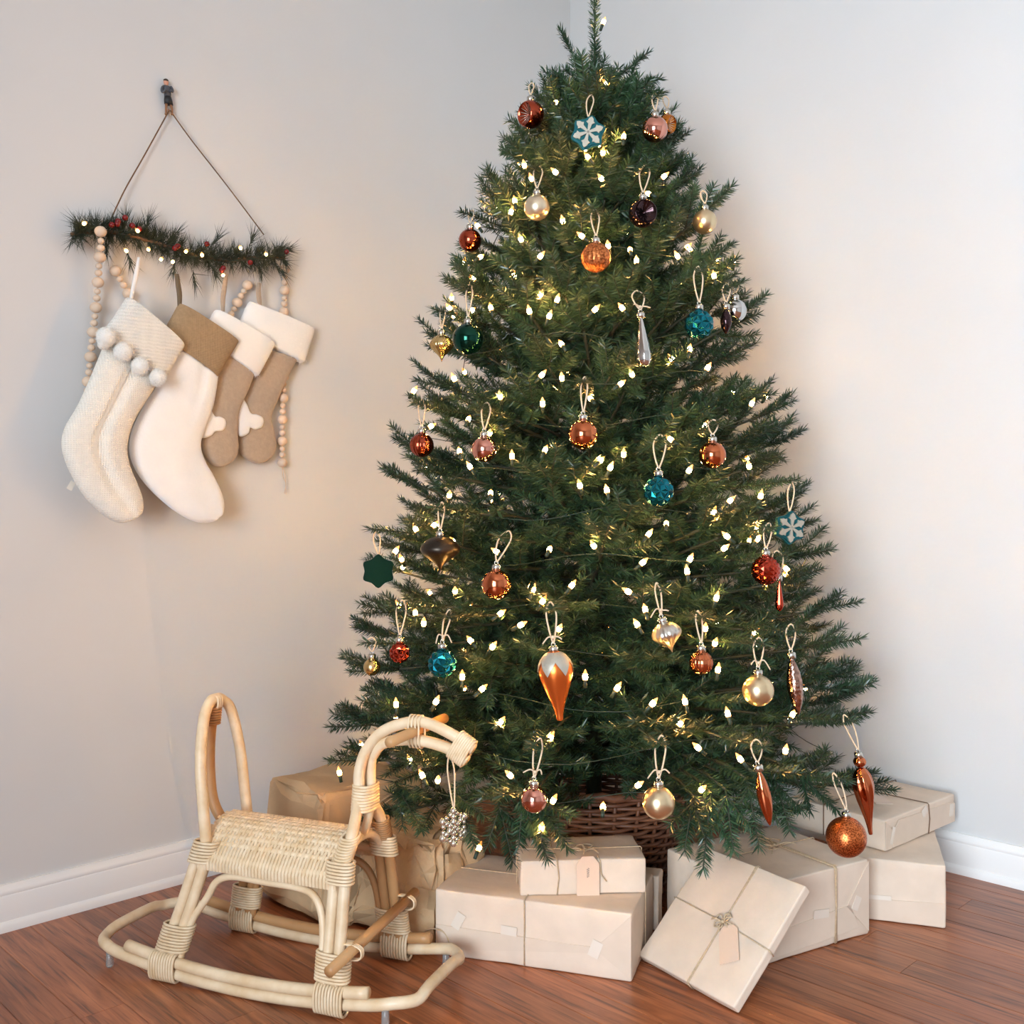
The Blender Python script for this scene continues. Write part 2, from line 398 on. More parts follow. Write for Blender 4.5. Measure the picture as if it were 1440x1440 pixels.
# ================================================================== ornaments
silverm = mat('silver_cap', (200, 196, 186), 0.25, 1.0)
twinem = mat('natural_twine', (214, 190, 160), 0.85, vary=0.12, vscale=200)
OM = {
 'copper':   mat('copper_glass', (196, 112, 74), 0.12, 1.0),
 'rust':     mat('rust_glass', (160, 72, 50), 0.16, 1.0),
 'red':      mat('red_copper_glass', (170, 62, 44), 0.12, 1.0),
 'rose':     mat('rose_gold_glass', (214, 150, 132), 0.10, 1.0),
 'amber':    mat('amber_glass', (190, 116, 48), 0.16, 1.0),
 'pearl':    mat('pearl_champagne', (222, 206, 178), 0.33, 0.9),
 'champ':    mat('satin_champagne', (218, 196, 158), 0.30, 0.95),
 'gold':     mat('brushed_gold', (204, 176, 120), 0.26, 1.0),
 'silver':   mat('silver_glass', (205, 203, 200), 0.10, 1.0),
 'ssilver':  mat('satin_silver', (206, 200, 190), 0.28, 1.0),
 'dark':     mat('dark_plum_glass', (58, 42, 44), 0.10, 0.9),
 'gun':      mat('gunmetal_glitter', (64, 57, 50), 0.36, 0.95, bump=0.5, bscale=420, btype='glitter', bdist=0.001),
 'green':    mat('dark_green_glass', (16, 58, 46), 0.09, 0.85),
 'greeng':   mat('green_star_glass', (12, 50, 36), 0.14, 0.5),
 'teal':     mat('teal_foil', (24, 108, 122), 0.20, 0.95),
 'tealm':    mat('teal_enamel', (18, 88, 94), 0.28, 0.6),
 'glit':     mat('copper_glitter', (222, 126, 70), 0.34, 0.9, rgb2=(128, 58, 24), vscale=420, detail=0, bump=1.0, bscale=260, btype='glitter', bdist=0.005),
 'cglit':    mat('copper_sugar', (216, 132, 76), 0.36, 0.85, rgb2=(140, 70, 32), vscale=260, detail=0, bump=1.0, bscale=200, btype='glitter', bdist=0.005),
 'orange':   mat('orange_satin_glass', (224, 118, 52), 0.28, 0.85),
 'sglit':    mat('silver_glitter', (182, 174, 158), 0.45, 0.5, bump=0.8, bscale=500, btype='glitter', bdist=0.001),
 'mott':     mat('mottled_mercury_glass', (196, 158, 140), 0.16, 1.0, rgb2=(120, 92, 82), vscale=120, bump=0.4, bscale=160, btype='voronoi'),
 'crystal':  mat('silvered_crystal', (214, 204, 186), 0.10, 0.85),
}
def loop_twine(t, top, h, seed, tilt=0.0, bow=False, wid=0.011):
    """a loop of twine from the cap up to the branch, knotted, optionally with bow ends"""
    rr = random.Random(seed); top = Vector(top); b = MB(); k = rr.uniform(0.45, 1.1) * wid; tilt += rr.uniform(-0.16, 0.16)
    dx = tilt * h
    pts = [(0, 0, 0), (-k * 0.7 + dx * 0.3, 0.002, h * 0.35), (-k + dx * 0.7, 0.003, h * 0.75), (dx, 0.004, h), (k + dx * 0.7, 0.003, h * 0.75), (k * 0.7 + dx * 0.3, -0.002, h * 0.35), (0.001, 0, 0)]
    b.tube([top + Vector(p) for p in catmull(pts, 6)], 0.0016, 6)
    if bow:
        kp = top + Vector((dx * 0.15, -0.003, h * 0.16))
        for s in (-1, 1):
            b.tube([kp + Vector(p) for p in catmull([(0, 0, 0), (0.009 * s, -0.004, 0.006 * rr.random()), (rr.uniform(0.012, 0.022) * s, -0.003, rr.uniform(-0.016, 0.004))], 5)], 0.0014, 5)
        b.sphere(kp, 0.0034, 8, 6)
    o = b.build('twine_loop', twinem, t); return o
def cap(t, z, r=0.0085, h=0.010):
    b = MB(); b.lathe([(r, 0), (r * 1.02, h * 0.8), (r * 0.7, h), (0.001, h)], 14, T3((0, 0, z)))
    b.tube([(0.003 * math.cos(a), 0, z + h + 0.004 + 0.004 * math.sin(a)) for a in [i * math.pi / 5 for i in range(10)]], 0.0008, 5, True)
    b.build('cap', silverm, t)
def sphere_prof(r, n=18): return [(max(0.0004, r * math.sin(math.pi * i / n)), -r * math.cos(math.pi * i / n)) for i in range(n + 1)]
def reflector(r, depth=0.5, open_=0.82):
    a0 = math.asin(open_); pr = []
    n = 16
    for i in range(n + 1):
        a = math.pi - (math.pi - a0) * i / n; pr.append((max(0.0004, r * math.sin(a)), r * math.cos(a)))
    zt = r * math.cos(a0); ro = r * open_
    pr += [(ro * 0.96, zt + r * 0.02), (ro * 0.9, zt - r * 0.05)]
    for i in range(1, 7): pr.append((max(0.0004, ro * 0.9 * (1 - i / 6)), zt - r * 0.05 - depth * r * i / 6))
    return pr
def face_dir(d):
    d = Vector(d).normalized(); return d.to_track_quat('Z', 'Y').to_matrix().to_4x4()
ocount = [0]; ANCH = []
def ornament(px, py, rpx, kind, style, label, hang=0.07, k=1.03, bow=False, tilt=0.0, lean=0.0, dirv=None, hpx=None, name='bauble', roll=0.0, capr=0.0085):
    c = at_tree(px, py, k); sc = c.y / F; r = rpx * sc; ocount[0] += 1; seed = ocount[0]
    t = thing(name, label, 'ornament', T3(c), 'ornaments hanging on the christmas tree')
    m = OM[kind]; b = MB(); top = r; Rl = Matrix.Rotation(lean, 4, 'Y')
    if style == 'ball': b.lathe(sphere_prof(r, 24), 36)
    elif style == 'rib': b.lathe(sphere_prof(r), 64, None, lambda a, z, q: 1 - 0.07 * abs(math.sin(8 * a)))
    elif style == 'wal': b.lathe(sphere_prof(r, 28), 72, None, lambda a, z, q: 1 - 0.06 * abs(math.sin(7 * a)) ** 0.7 + 0.02 * math.sin(z / r * 22 + 5 * a))
    elif style == 'ring':
        pr = [(q * (1 + 0.03 * math.cos(i * math.pi)), z) for i, (q, z) in enumerate(sphere_prof(r, 30))]; b.lathe(pr, 36)
    elif style == 'disco' or style == 'facet':
        bm = bmesh.new()
        if style == 'facet':
            bmesh.ops.create_icosphere(bm, subdivisions=2, radius=r * 0.93); bmesh.ops.poke(bm, faces=bm.faces[:], offset=r * 0.11)
        else:
            bmesh.ops.create_uvsphere(bm, u_segments=16, v_segments=10, radius=r * 0.95); bmesh.ops.poke(bm, faces=bm.faces[:], offset=r * 0.06)
        bm.verts.index_update(); b.add([v.co for v in bm.verts], [tuple(v.index for v in f.verts) for f in bm.faces]); bm.free()
    elif style == 'refl':
        b.lathe(reflector(r), 48, face_dir(dirv), lambda a, z, q: 1.0)
    elif style == 'onion':    # wide ribbed onion drawn out to a point below
        h = hpx * sc; pr = [(0.0006, -h * 0.55), (r * 0.08, -h * 0.47), (r * 0.22, -h * 0.36), (r * 0.55, -h * 0.22), (r * 0.88, -h * 0.08), (r, 0.04 * h), (r * 0.93, h * 0.16), (r * 0.7, h * 0.29), (r * 0.4, h * 0.37), (r * 0.2, h * 0.40)]
        pr = [(p.x, p.y) for p in catmull([(a, z, 0) for a, z in pr], 3)]
        b.lathe(pr, 72, Rl, (lambda a, z, q: 1 - 0.075 * abs(math.sin(9 * a + z * 30 * (1 if kind != 'gun' else 0)))) if kind != 'gun' else None); top = h * 0.40
    elif style == 'drop':     # slender icicle, widest below the middle
        h = hpx * sc; pr = [(0.0006, -h * 0.5), (r * 0.5, -h * 0.46), (r * 0.88, -h * 0.38), (r, -h * 0.26), (r * 0.86, -h * 0.08), (r * 0.6, h * 0.15), (r * 0.36, h * 0.36), (r * 0.22, h * 0.5)]
        pr = [(p.x, p.y) for p in catmull([(a, z, 0) for a, z in pr], 3)]
        b.lathe(pr, 48, Rl, lambda a, z, q: 1 - 0.06 * abs(math.sin(4 * a))); top = h * 0.5
    elif style == 'spindle':  # long pod pointed at both ends
        h = hpx * sc; pr = [(0.0006, -h * 0.5), (r * 0.35, -h * 0.42), (r * 0.8, -h * 0.22), (r, 0.0), (r * 0.85, h * 0.2), (r * 0.5, h * 0.38), (r * 0.25, h * 0.46), (r * 0.2, h * 0.5)]
        pr = [(p.x, p.y) for p in catmull([(a, z, 0) for a, z in pr], 3)]
        b.lathe(pr, 36, Rl); top = h * 0.5
    elif style == 'finial' or style == 'swirl':   # turnip body with a long tail
        h = hpx * sc; pr = [(r * 0.16, -h * 0.52), (r * 0.20, -h * 0.5), (r * 0.24, -h * 0.42), (r * 0.4, -h * 0.28), (r * 0.68, -h * 0.1), (r * 0.93, h * 0.08), (r, h * 0.2), (r * 0.9, h * 0.32), (r * 0.6, h * 0.42), (r * 0.3, h * 0.47)]
        pr = [(p.x, p.y) for p in catmull([(a, z, 0) for a, z in pr], 4)]; pr = [(0.0006, pr[0][1] - 0.001)] + pr
        if style == 'swirl': b.lathe(pr, 60, Rl, lambda a, z, q: 1 - 0.12 * abs(math.sin(4 * a + z * 16)))
        else: b.lathe(pr, 48, Rl)
        top = h * 0.47
    elif style == 'flake':
        def star(R, inner, n=6, ph=0.0): return [((R if i % 2 == 0 else R * inner) * math.sin(math.pi * i / n + ph), (R if i % 2 == 0 else R * inner) * math.cos(math.pi * i / n + ph)) for i in range(2 * n)]
        st = catmull([(x, z, 0) for x, z in star(r, 0.80, 6, roll)], 3, True)
        MR = Matrix.Rotation(math.atan2(-c.x, c.y) + (dirv or 0), 4, 'Z')
        b.prism([(p.x, p.y) for p in st], -0.005, 0.005, MR); b.prism([(p.x * 0.9, p.y * 0.9) for p in st], -0.008, 0.008, MR)
        if kind != 'greeng':
            f = MB()
            for q in range(6):
                R2 = MR @ Matrix.Rotation(math.pi * q / 3 + roll, 4, 'Y')
                arm = [(-0.04, 0.0), (0.04, 0.0), (0.11, 0.46), (0.25, 0.56), (0.17, 0.62), (0.13, 0.76), (0.0, 0.88), (-0.13, 0.76), (-0.17, 0.62), (-0.25, 0.56), (-0.11, 0.46)]
                f.prism([(x * r, z * r) for x, z in arm], -0.0115, -0.006, R2)
            f.build('glitter_arms', OM['sglit'], t, False, None, True)
    elif style == 'crystal':  # beaded snowflake: round glass blobs on six arms
        MR = Matrix.Rotation(math.atan2(-c.x, c.y), 4, 'Z') @ Matrix.Rotation(0.7, 4, 'Z')
        for q in range(6):
            a = math.pi * q / 3
            for (d, s) in ((0.28, 0.20), (0.55, 0.17), (0.85, 0.20)): b.sphere(MR @ Vector((r * d * math.sin(a) * 1.0, 0, r * d * math.cos(a))), r * s, 10, 7)
            for s in (-1, 1): b.sphere(MR @ Vector((r * 0.72 * math.sin(a + s * 0.32), 0, r * 0.72 * math.cos(a + s * 0.32))), r * 0.13, 8, 6)
        b.sphere((0, 0, 0), r * 0.2, 12, 8)
    sm = style not in ('facet', 'disco', 'flake')
    body = b.build('body', m, t, sm, None, style in ('flake', 'onion', 'drop', 'finial', 'refl'))
    if style == 'refl': autosmooth(body, 40)
    if style == 'refl':   # the pleated star pressed into the dimple
        f = MB(); D = face_dir(dirv)
        for q in range(14):
            a = 2 * math.pi * q / 14; f.tube([D @ Vector((r * 0.72 * math.cos(a), r * 0.72 * math.sin(a), r * 0.46)), D @ Vector((r * 0.08 * math.cos(a), r * 0.08 * math.sin(a), r * 0.08))], [r * 0.05, r * 0.015], 5)
        f.build('pleats', OM['ssilver'] if kind != 'dark' else OM['dark'], t)
    if style == 'finial' and kind == 'orange':   # sugar-glitter crown with points
        f = MB(); h = hpx * sc; n = 48; vs = []; fs = []
        def rr_(z):
            for (a, za), (b_, zb) in zip(pr, pr[1:]):
                if za <= z <= zb: return a + (b_ - a) * (z - za) / max(1e-9, zb - za)
            return pr[-1][0]
        for q in range(n):
            a = 2 * math.pi * q / n; s = abs(((q / n * 6) % 1) - 0.5) * 2; zl = h * (0.34 - 0.20 * s)
            for j in range(9):
                z = zl + (h * 0.465 - zl) * j / 8; R_ = rr_(z) + 0.0018; vs.append(Rl @ Vector((R_ * math.cos(a), R_ * math.sin(a), z)))
        for q in range(n):
            for j in range(8): fs.append((q * 9 + j, ((q + 1) % n) * 9 + j, ((q + 1) % n) * 9 + j + 1, q * 9 + j + 1))
        f.add(vs, fs); f.build('glitter_crown', OM['sglit'], t)
    if style == 'swirl': MB().sphere(Rl @ Vector((0, 0, top + 0.012)), 0.013, 16, 10, (1, 1, 0.85)).build('bead', m, t)
    tp = Rl @ Vector((0, 0, top)); 
    if style == 'swirl': tp = Rl @ Vector((0, 0, top + 0.022))
    if style in ('flake', 'crystal'):
        loop_twine(t, (tp.x, 0, tp.z - 0.002), hang, seed, tilt, bow, 0.007)
    else:
        e = MB(); cp = bpy.data.objects
        capo = MB(); rc = capr; capo.lathe([(rc, -0.002), (rc * 1.04, 0.008), (rc * 0.75, 0.010), (0.001, 0.0102)], 14, T3(tp) @ Rl)
        capo.tube([tp + Rl @ Vector((0.0035 * math.cos(a), 0, 0.013 + 0.004 * math.sin(a))) for a in [i * math.pi / 5 for i in range(10)]], 0.0008, 5, True)
        capo.build('cap', silverm, t); loop_twine(t, tp + Rl @ Vector((0, 0, 0.014)), hang, seed, tilt, bow)
    ORN.append((c, (hpx * sc * 0.5 if hpx else r))); ANCH.append(c + Vector((tp.x + tilt * hang * 0.7, 0.003, tp.z + hang)))
    return t
orn = ornament
orn(746, 161, 19, 'rust', 'refl', 'copper dimpled reflector bauble near the tree top, its hollow turned toward the bare wall', 0.03, 1.05, dirv=(-0.8, -0.6, -0.1))
orn(827, 188, 25, 'tealm', 'flake', 'teal snowflake ornament with silver glitter arms hanging just under the tree top', 0.05, 1.12, roll=0.25)
orn(921, 182, 18, 'rose', 'ball', 'pale rose gold glass bauble near the tree top beside an amber one', 0.04, 1.10)
orn(938, 175, 14, 'amber', 'refl', 'small amber reflector bauble tucked behind a rose gold bauble at the top', 0.03, 1.02, dirv=(0.75, -0.6, -0.2))
orn(755, 292, 18, 'pearl', 'ball', 'pearly silver bauble high on the tree beneath two bright bulbs', 0.05, 1.05)
orn(904, 300, 20, 'dark', 'refl', 'dark plum reflector bauble with a hollow face high on the tree', 0.06, 1.06, dirv=(0.25, -0.95, 0.0))
orn(991, 312, 17, 'champ', 'ball', 'champagne bauble half hidden by a sprig at the upper edge of the tree', 0.03, 0.98)
orn(661, 338, 16, 'rust', 'ball', 'shiny rust coloured bauble at the upper tree edge facing the stockings', 0.03, 1.0)
orn(838, 362, 21, 'cglit', 'wal', 'sugared copper walnut-shaped bauble in the upper middle of the tree', 0.055, 1.10)
orn(983, 456, 21, 'teal', 'facet', 'teal faceted bauble on a long twine loop near a silver bauble', 0.075, 1.10)
orn(1034, 437, 16, 'silver', 'ball', 'mirror silver bauble at the upper tree edge behind a fir tip', 0.03, 1.0)
orn(1021, 452, 8, 'dark', 'spindle', 'dark pointed glass drop hanging beside the mirror silver bauble', 0.04, 1.0, hpx=36)
orn(658, 477, 22, 'green', 'ball', 'large glossy dark green bauble next to a ribbed gold onion ornament', 0.07, 1.08)
orn(621, 487, 17, 'gold', 'onion', 'ribbed gold onion ornament hanging clear of the branches beside a green bauble', 0.05, 1.03, hpx=40)
orn(904, 482, 11, 'silver', 'drop', 'long polished silver teardrop ornament in the upper half of the tree', 0.04, 1.10, hpx=72, lean=-0.08, bow=True)
orn(593, 626, 17, 'rust', 'rib', 'rust ribbed bauble half buried in needles at the tree edge', 0.06, 1.0)
orn(681, 632, 18, 'rose', 'ball', 'pinkish rose gold glass bauble hanging under a glowing bulb', 0.055, 1.08)
orn(820, 611, 21, 'copper', 'ball', 'clear shiny copper bauble on a wide twine loop in the centre of the tree', 0.07, 1.10)
orn(1002, 640, 19, 'copper', 'ball', 'copper glass bauble nestled behind sprigs above a teal faceted one', 0.03, 1.06)
orn(926, 691, 22, 'teal', 'facet', 'teal faceted bauble in the middle of the tree on an open loop', 0.065, 1.12)
orn(619, 775, 28, 'gun', 'onion', 'wide dark gunmetal glitter onion ornament with a point below', 0.055, 1.08, hpx=52)
orn(532, 803, 24, 'greeng', 'flake', 'dark green glass star hanging from the outermost tip facing the stockings', 0.05, 1.05, roll=0.0)
orn(698, 822, 21, 'copper', 'ring', 'copper bauble with fine horizontal ridges below the middle of the tree', 0.06, 1.10, tilt=0.25)
orn(1110, 742, 24, 'tealm', 'flake', 'teal and silver snowflake ornament at the tree edge beside the bright wall', 0.06, 1.04, dirv=0.5, roll=0.1)
orn(1077, 802, 21, 'red', 'disco', 'red copper mirror-faceted ball beneath the teal snowflake', 0.05, 1.06)
orn(1096, 838, 6, 'red', 'drop', 'thin red copper drop hanging beneath the mirror-faceted ball', 0.045, 1.04, hpx=44, capr=0.006)
orn(562, 918, 15, 'red', 'facet', 'small red faceted bauble low on the tree near a teal faceted one', 0.07, 1.06)
orn(622, 933, 21, 'teal', 'facet', 'teal faceted bauble above the rocking horse', 0.06, 1.10, tilt=0.35, bow=True)
orn(523, 938, 12, 'gold', 'ball', 'little gold bauble peeping out at the lower tree edge', 0.03, 1.0)
orn(783, 962, 24, 'orange', 'finial', 'big orange satin glass finial with a sugared glitter crown', 0.075, 1.14, hpx=98, lean=-0.09, bow=True)
orn(938, 893, 22, 'ssilver', 'onion', 'tilted ribbed silver onion ornament tied with a twine bow', 0.06, 1.10, hpx=46, lean=-0.3, bow=True)
orn(986, 932, 17, 'copper', 'rib', 'copper ribbed bauble partly covered by a sprig beside the silver onion', 0.06, 1.07)
orn(1066, 971, 22, 'champ', 'ball', 'satin champagne bauble with a twine bow near the lower tree edge', 0.055, 1.08, bow=True)
orn(1118, 965, 11, 'mott', 'spindle', 'long mottled mercury glass pod beside a champagne bauble', 0.05, 1.04, hpx=82, lean=-0.12)
orn(926, 1129, 23, 'champ', 'ball', 'satin champagne bauble at the bottom of the tree above the wicker basket', 0.075, 1.10, bow=True)
orn(751, 1124, 19, 'rose', 'ball', 'shiny rose gold bauble at the bottom of the tree above the tagged gift', 0.07, 1.08, bow=True)
orn(638, 1163, 27, 'crystal', 'crystal', 'silvery beaded glass snowflake hanging low on the tree past the rocking horse muzzle', 0.10, 1.0, tilt=0.05)
orn(1075, 1122, 10, 'copper', 'spindle', 'slender polished copper pod low on the tree over the leaning gift', 0.04, 1.10, hpx=80, lean=-0.2)
orn(1190, 1177, 28, 'glit', 'ball', 'large copper glitter ball hanging in front of the stacked gifts', 0.07, 1.06, tilt=-0.3)
orn(1217, 1124, 15, 'copper', 'swirl', 'swirled copper finial with a small bead above, at the lower tree edge', 0.07, 1.02, hpx=96, lean=-0.15, tilt=-0.5)
tree = thing('christmas_tree', 'tall green artificial fir tree standing in a wicker basket in the corner', 'tree', T3(TREE))
b = MB(); b.tube([(0, 0, 0.06), (0, 0, 1.2), (0, 0, 2.02)], [0.02, 0.018, 0.01], 10); b.build('trunk', trunkm, tree)
rng = random.Random(21)
CLEAR = ORN + [(at_y(823, 1240, 2.03), 0.05), (at_y(875, 1168, 2.12), 0.06), (at_y(915, 1175, 2.12), 0.05)]   # keep the gift tag and the basket front in view
def clear_cost(tips, M):
    c = 0
    for t in tips[::1]:
        p = M @ t
        for (o, r) in CLEAR:
            v = Vector((0, 0, CAMH)) - o; L = v.length; v /= L; d = p - o; s = d.dot(v)
            if -0.01 < s < 0.30 and (d - v * s).length < r + 0.022: c += 1
    return c
tiers = []; TIPS = []
z = 0.315; k = 0
while z < 1.93:
    tiers.append(z); z += 0.072 - 0.012 * (z / 2.0)
for ti, z in enumerate(tiers):
    f = (z - 0.27) / 1.75
    elev = math.radians(-4 + 36 * f ** 1.1)
    R = tree_r(z)
    for _q in range(12): R = 0.5 * R + 0.5 * tree_r(z + R * math.tan(elev) * 0.9)
    R = max(R, 0.10); nb = max(6, int(round(6 + 9.5 * R / 0.66)))
    off = rng.random() * 6.28
    for j in range(nb):
        best = None
        for tr in range(9):
            az = off + 2 * math.pi * (j + rng.uniform(-0.33, 0.33)) / nb
            el = elev + math.radians(rng.uniform(-9, 10)); Rj = R * rng.uniform(0.88, 1.04)
            L_ = Rj / max(0.5, math.cos(el)); li = min(range(len(LENS)), key=lambda q: abs(LENS[q] - L_)); v = rng.randrange(3)
            s = L_ / LENS[li]
            M = T3((0, 0, z + rng.uniform(-0.02, 0.02))) @ Matrix.Rotation(az, 4, 'Z') @ Matrix.Rotation(-el, 4, 'Y') @ Matrix.Rotation(rng.uniform(-0.4, 0.4), 4, 'X') @ Matrix.Diagonal((s, s * 0.97 + 0.03, s * 0.97 + 0.03, 1))
            W = T3(TREE) @ M
            c = clear_cost(VAR[li][v][2], W)
            # keep tips off the two walls and off the floor
            for t in VAR[li][v][2]:
                p = W @ t
                if (p - C).dot(w) < 0.03 or (C - p).dot(u) < 0.03 or p.z < 0.205: c += 2
            if best is None or c < best[0]: best = (c, M, li, v)
            if c == 0: break
        _, M, li, v = best
        TIPS.extend((T3(TREE) @ M) @ t for t in VAR[li][v][2])
        o = link('branch', VAR[li][v][0], tree, M); nd = link('needles', VAR[li][v][1], o); nd['kind'] = 'stuff'
# leader and the ring of tips under it
def top_tip(p, d, ln, seed):
    bn = MB(); bw = MB(); sprig(bn, bw, random.Random(seed), Vector(p), Vector(d), Vector((0, 0, 1)), ln, 0.05)
    o = bw.build('branch', twigm, tree); n_ = bn.build('needles', needlem, o, False); n_['kind'] = 'stuff'
top_tip((0.002, 0, 1.97), (0.0, 0, 1), 0.25, 1)
P0 = at_y(835, 128, 2.5) - TREE
for i, (px, py, dy) in enumerate(((787, 38, 0.0), (913, 70, 0.02), (765, 97, -0.02), (851, 78, -0.03), (792, 92, -0.05), (929, 108, -0.03), (838, 60, 0.08), (760, 135, 0.02), (934, 128, 0.03))):
    q = at_y(px, py, 2.5 + dy) - TREE; top_tip(P0 + Vector((0, 0, -0.01)), q - P0, (q - P0).length, 50 + i)

# twigs that carry the ornaments hanging clear of the other branches
for i, q in enumerate(ANCH):
    if min((q - t).length for t in TIPS) < 0.045: continue
    q = q - TREE; ax = Vector((q.x * 0.35, q.y * 0.35, q.z - 0.03)); d = (q - ax).normalized(); st = q - d * min(0.13, (q - ax).length * 0.8); bn = MB(); bw = MB()
    bw.tube([ax, (ax + st) / 2 + Vector((0, 0, 0.004)), st], [0.004, 0.003, 0.0024], 5); sprig(bn, bw, random.Random(900 + i), st, d, Vector((0, 0, 1)), (q - st).length + 0.022, 0.04)
    for s_ in (-1, 1): sprig(bn, bw, random.Random(950 + 2 * i + s_), st.lerp(ax, 0.25), (d + d.cross(Vector((0, 0, 1))) * 0.7 * s_).normalized(), Vector((0, 0, 1)), 0.10, 0.15)
    o = bw.build('branch', twigm, tree); n_ = bn.build('needles', needlem, o, False); n_['kind'] = 'stuff'; TIPS.append(q + TREE)

# low tips drooping over the gifts
for i, (x0, y0_, x1, y1_) in enumerate(((700, 1125, 722, 1212), (752, 1120, 800, 1190), (730, 1120, 772, 1206), (1000, 1115, 988, 1222), (1050, 1095, 1068, 1190), (1090, 1095, 1112, 1168),
                                        (555, 1100, 592, 1160), (640, 1110, 668, 1188), (1120, 1085, 1182, 1140), (1020, 1110, 1032, 1196), (975, 1120, 962, 1196))):
    p = at_tree(x0, y0_, 0.90) - TREE; q = at_tree(x1, y1_, 0.99) - TREE; d = (q - p); bn = MB(); bw = MB(); rr = random.Random(700 + i)
    ax = Vector((p.x * 0.78, p.y * 0.78, p.z + 0.012)); bw.tube([ax, (ax + p) / 2 + Vector((0, 0, 0.006)), p], [0.004, 0.003, 0.0024], 5)
    sprig(bn, bw, rr, ax, p - ax, Vector((0, 0, 1)), (p - ax).length, 0.0)
    sprig(bn, bw, rr, p, d, Vector((0, 0, 1)), d.length, -0.1)
    for s_ in (-1, 1): sprig(bn, bw, rr, p.lerp(q, 0.12), (d.normalized() + d.normalized().cross(Vector((0, 1, 0))) * 0.75 * s_).normalized(), Vector((0, 0, 1)), d.length * 0.62, 0.0)
    o = bw.build('branch', twigm, tree); n_ = bn.build('needles', needlem, o, False); n_['kind'] = 'stuff'; TIPS.append(q + TREE)

# ---- wicker basket round the foot of the tree
wickm = mat('brown_willow', (122, 78, 52), 0.5, rgb2=(92, 54, 36), vscale=25, bump=0.3, bscale=80)
basket = thing('wicker_basket', 'round brown wicker basket around the foot of the christmas tree', 'basket', T3(TREE))
def bas_r(z): return 0.165 + 0.075 * (z / 0.27) ** 0.8
NS = 26
for i in range(NS):
    a = 2 * math.pi * i / NS
    b = MB(); b.tube([(bas_r(zz) * math.cos(a), bas_r(zz) * math.sin(a), zz) for zz in (0.0, 0.05, 0.1, 0.16, 0.22, 0.275)], 0.0045, 6); b.build('stake', wickm, basket)
zz = 0.006; k = 0
while zz < 0.27:
    pts = []
    for q in range(NS * 6):
        a = 2 * math.pi * q / (NS * 6); r = bas_r(zz) + 0.0075 * math.cos(NS / 2 * a + k * math.pi) ; pts.append((r * math.cos(a), r * math.sin(a), zz + 0.0015 * math.sin(3 * a + k)))
    MB().tube(pts, 0.0048, 6, True).build('weave_strand', wickm, basket); zz += 0.0105; k += 1
pts = [(bas_r(0.275) * math.cos(2 * math.pi * q / 60), bas_r(0.275) * math.sin(2 * math.pi * q / 60), 0.276 + 0.004 * math.sin(q * 2)) for q in range(60)]
MB().tube(pts, 0.010, 8, True).build('rim', wickm, basket)
b = MB(); b.lathe([(0.03, 0.001), (0.16, 0.001), (0.16, 0.008), (0.03, 0.008)], 26); b.build('bottom', wickm, basket)

# ---- string of lights
BULBS = """849,30 782,144 852,116 885,193 826,220 848,213 845,250 737,231 747,250 780,241 713,286 719,297 791,309 935,247 911,272 732,335 676,361 652,368 761,359 817,331
855,344 886,351 895,366 952,359 1032,366 1004,387 723,387 664,391 761,413 784,420 690,432 631,432 664,436 744,436 773,443 838,434 789,483 970,490 874,432 597,531
638,531 763,526 790,530 703,556 763,566 659,589 689,608 607,599 646,634 660,655 767,632 632,695 690,693 815,681 611,738 944,504 996,516 888,525 874,539 1058,566
992,598 942,617 845,647 859,656 877,637 853,688 970,660 1053,654 1070,696 1004,719 1028,703 937,736 557,774 564,785 584,743 636,760 697,775 773,772 834,766 764,844
750,828 734,878 787,883 584,861 596,875 661,900 694,908 650,950 679,968 823,950 705,1014 775,1036 576,1068 593,1089 616,1096 716,1089 477,1085 557,989 614,985 805,822
705,862 913,750 1021,753 1064,744 1066,757 1020,770 971,785 966,802 1105,799 882,831 907,856 895,877 1008,839 992,882 1006,903 1063,888 919,988 963,985 957,1017 1023,1002
1115,1004 1040,1066 1105,1054 899,1103 988,1109 869,966 779,1124 762,1162 674,1191 848,1134 755,1042 940,880 830,560 720,640 905,790 1010,940 640,830 560,850 980,1050 660,1040"""
bulbs = [tuple(map(float, s.split(','))) for s in BULBS.split()]
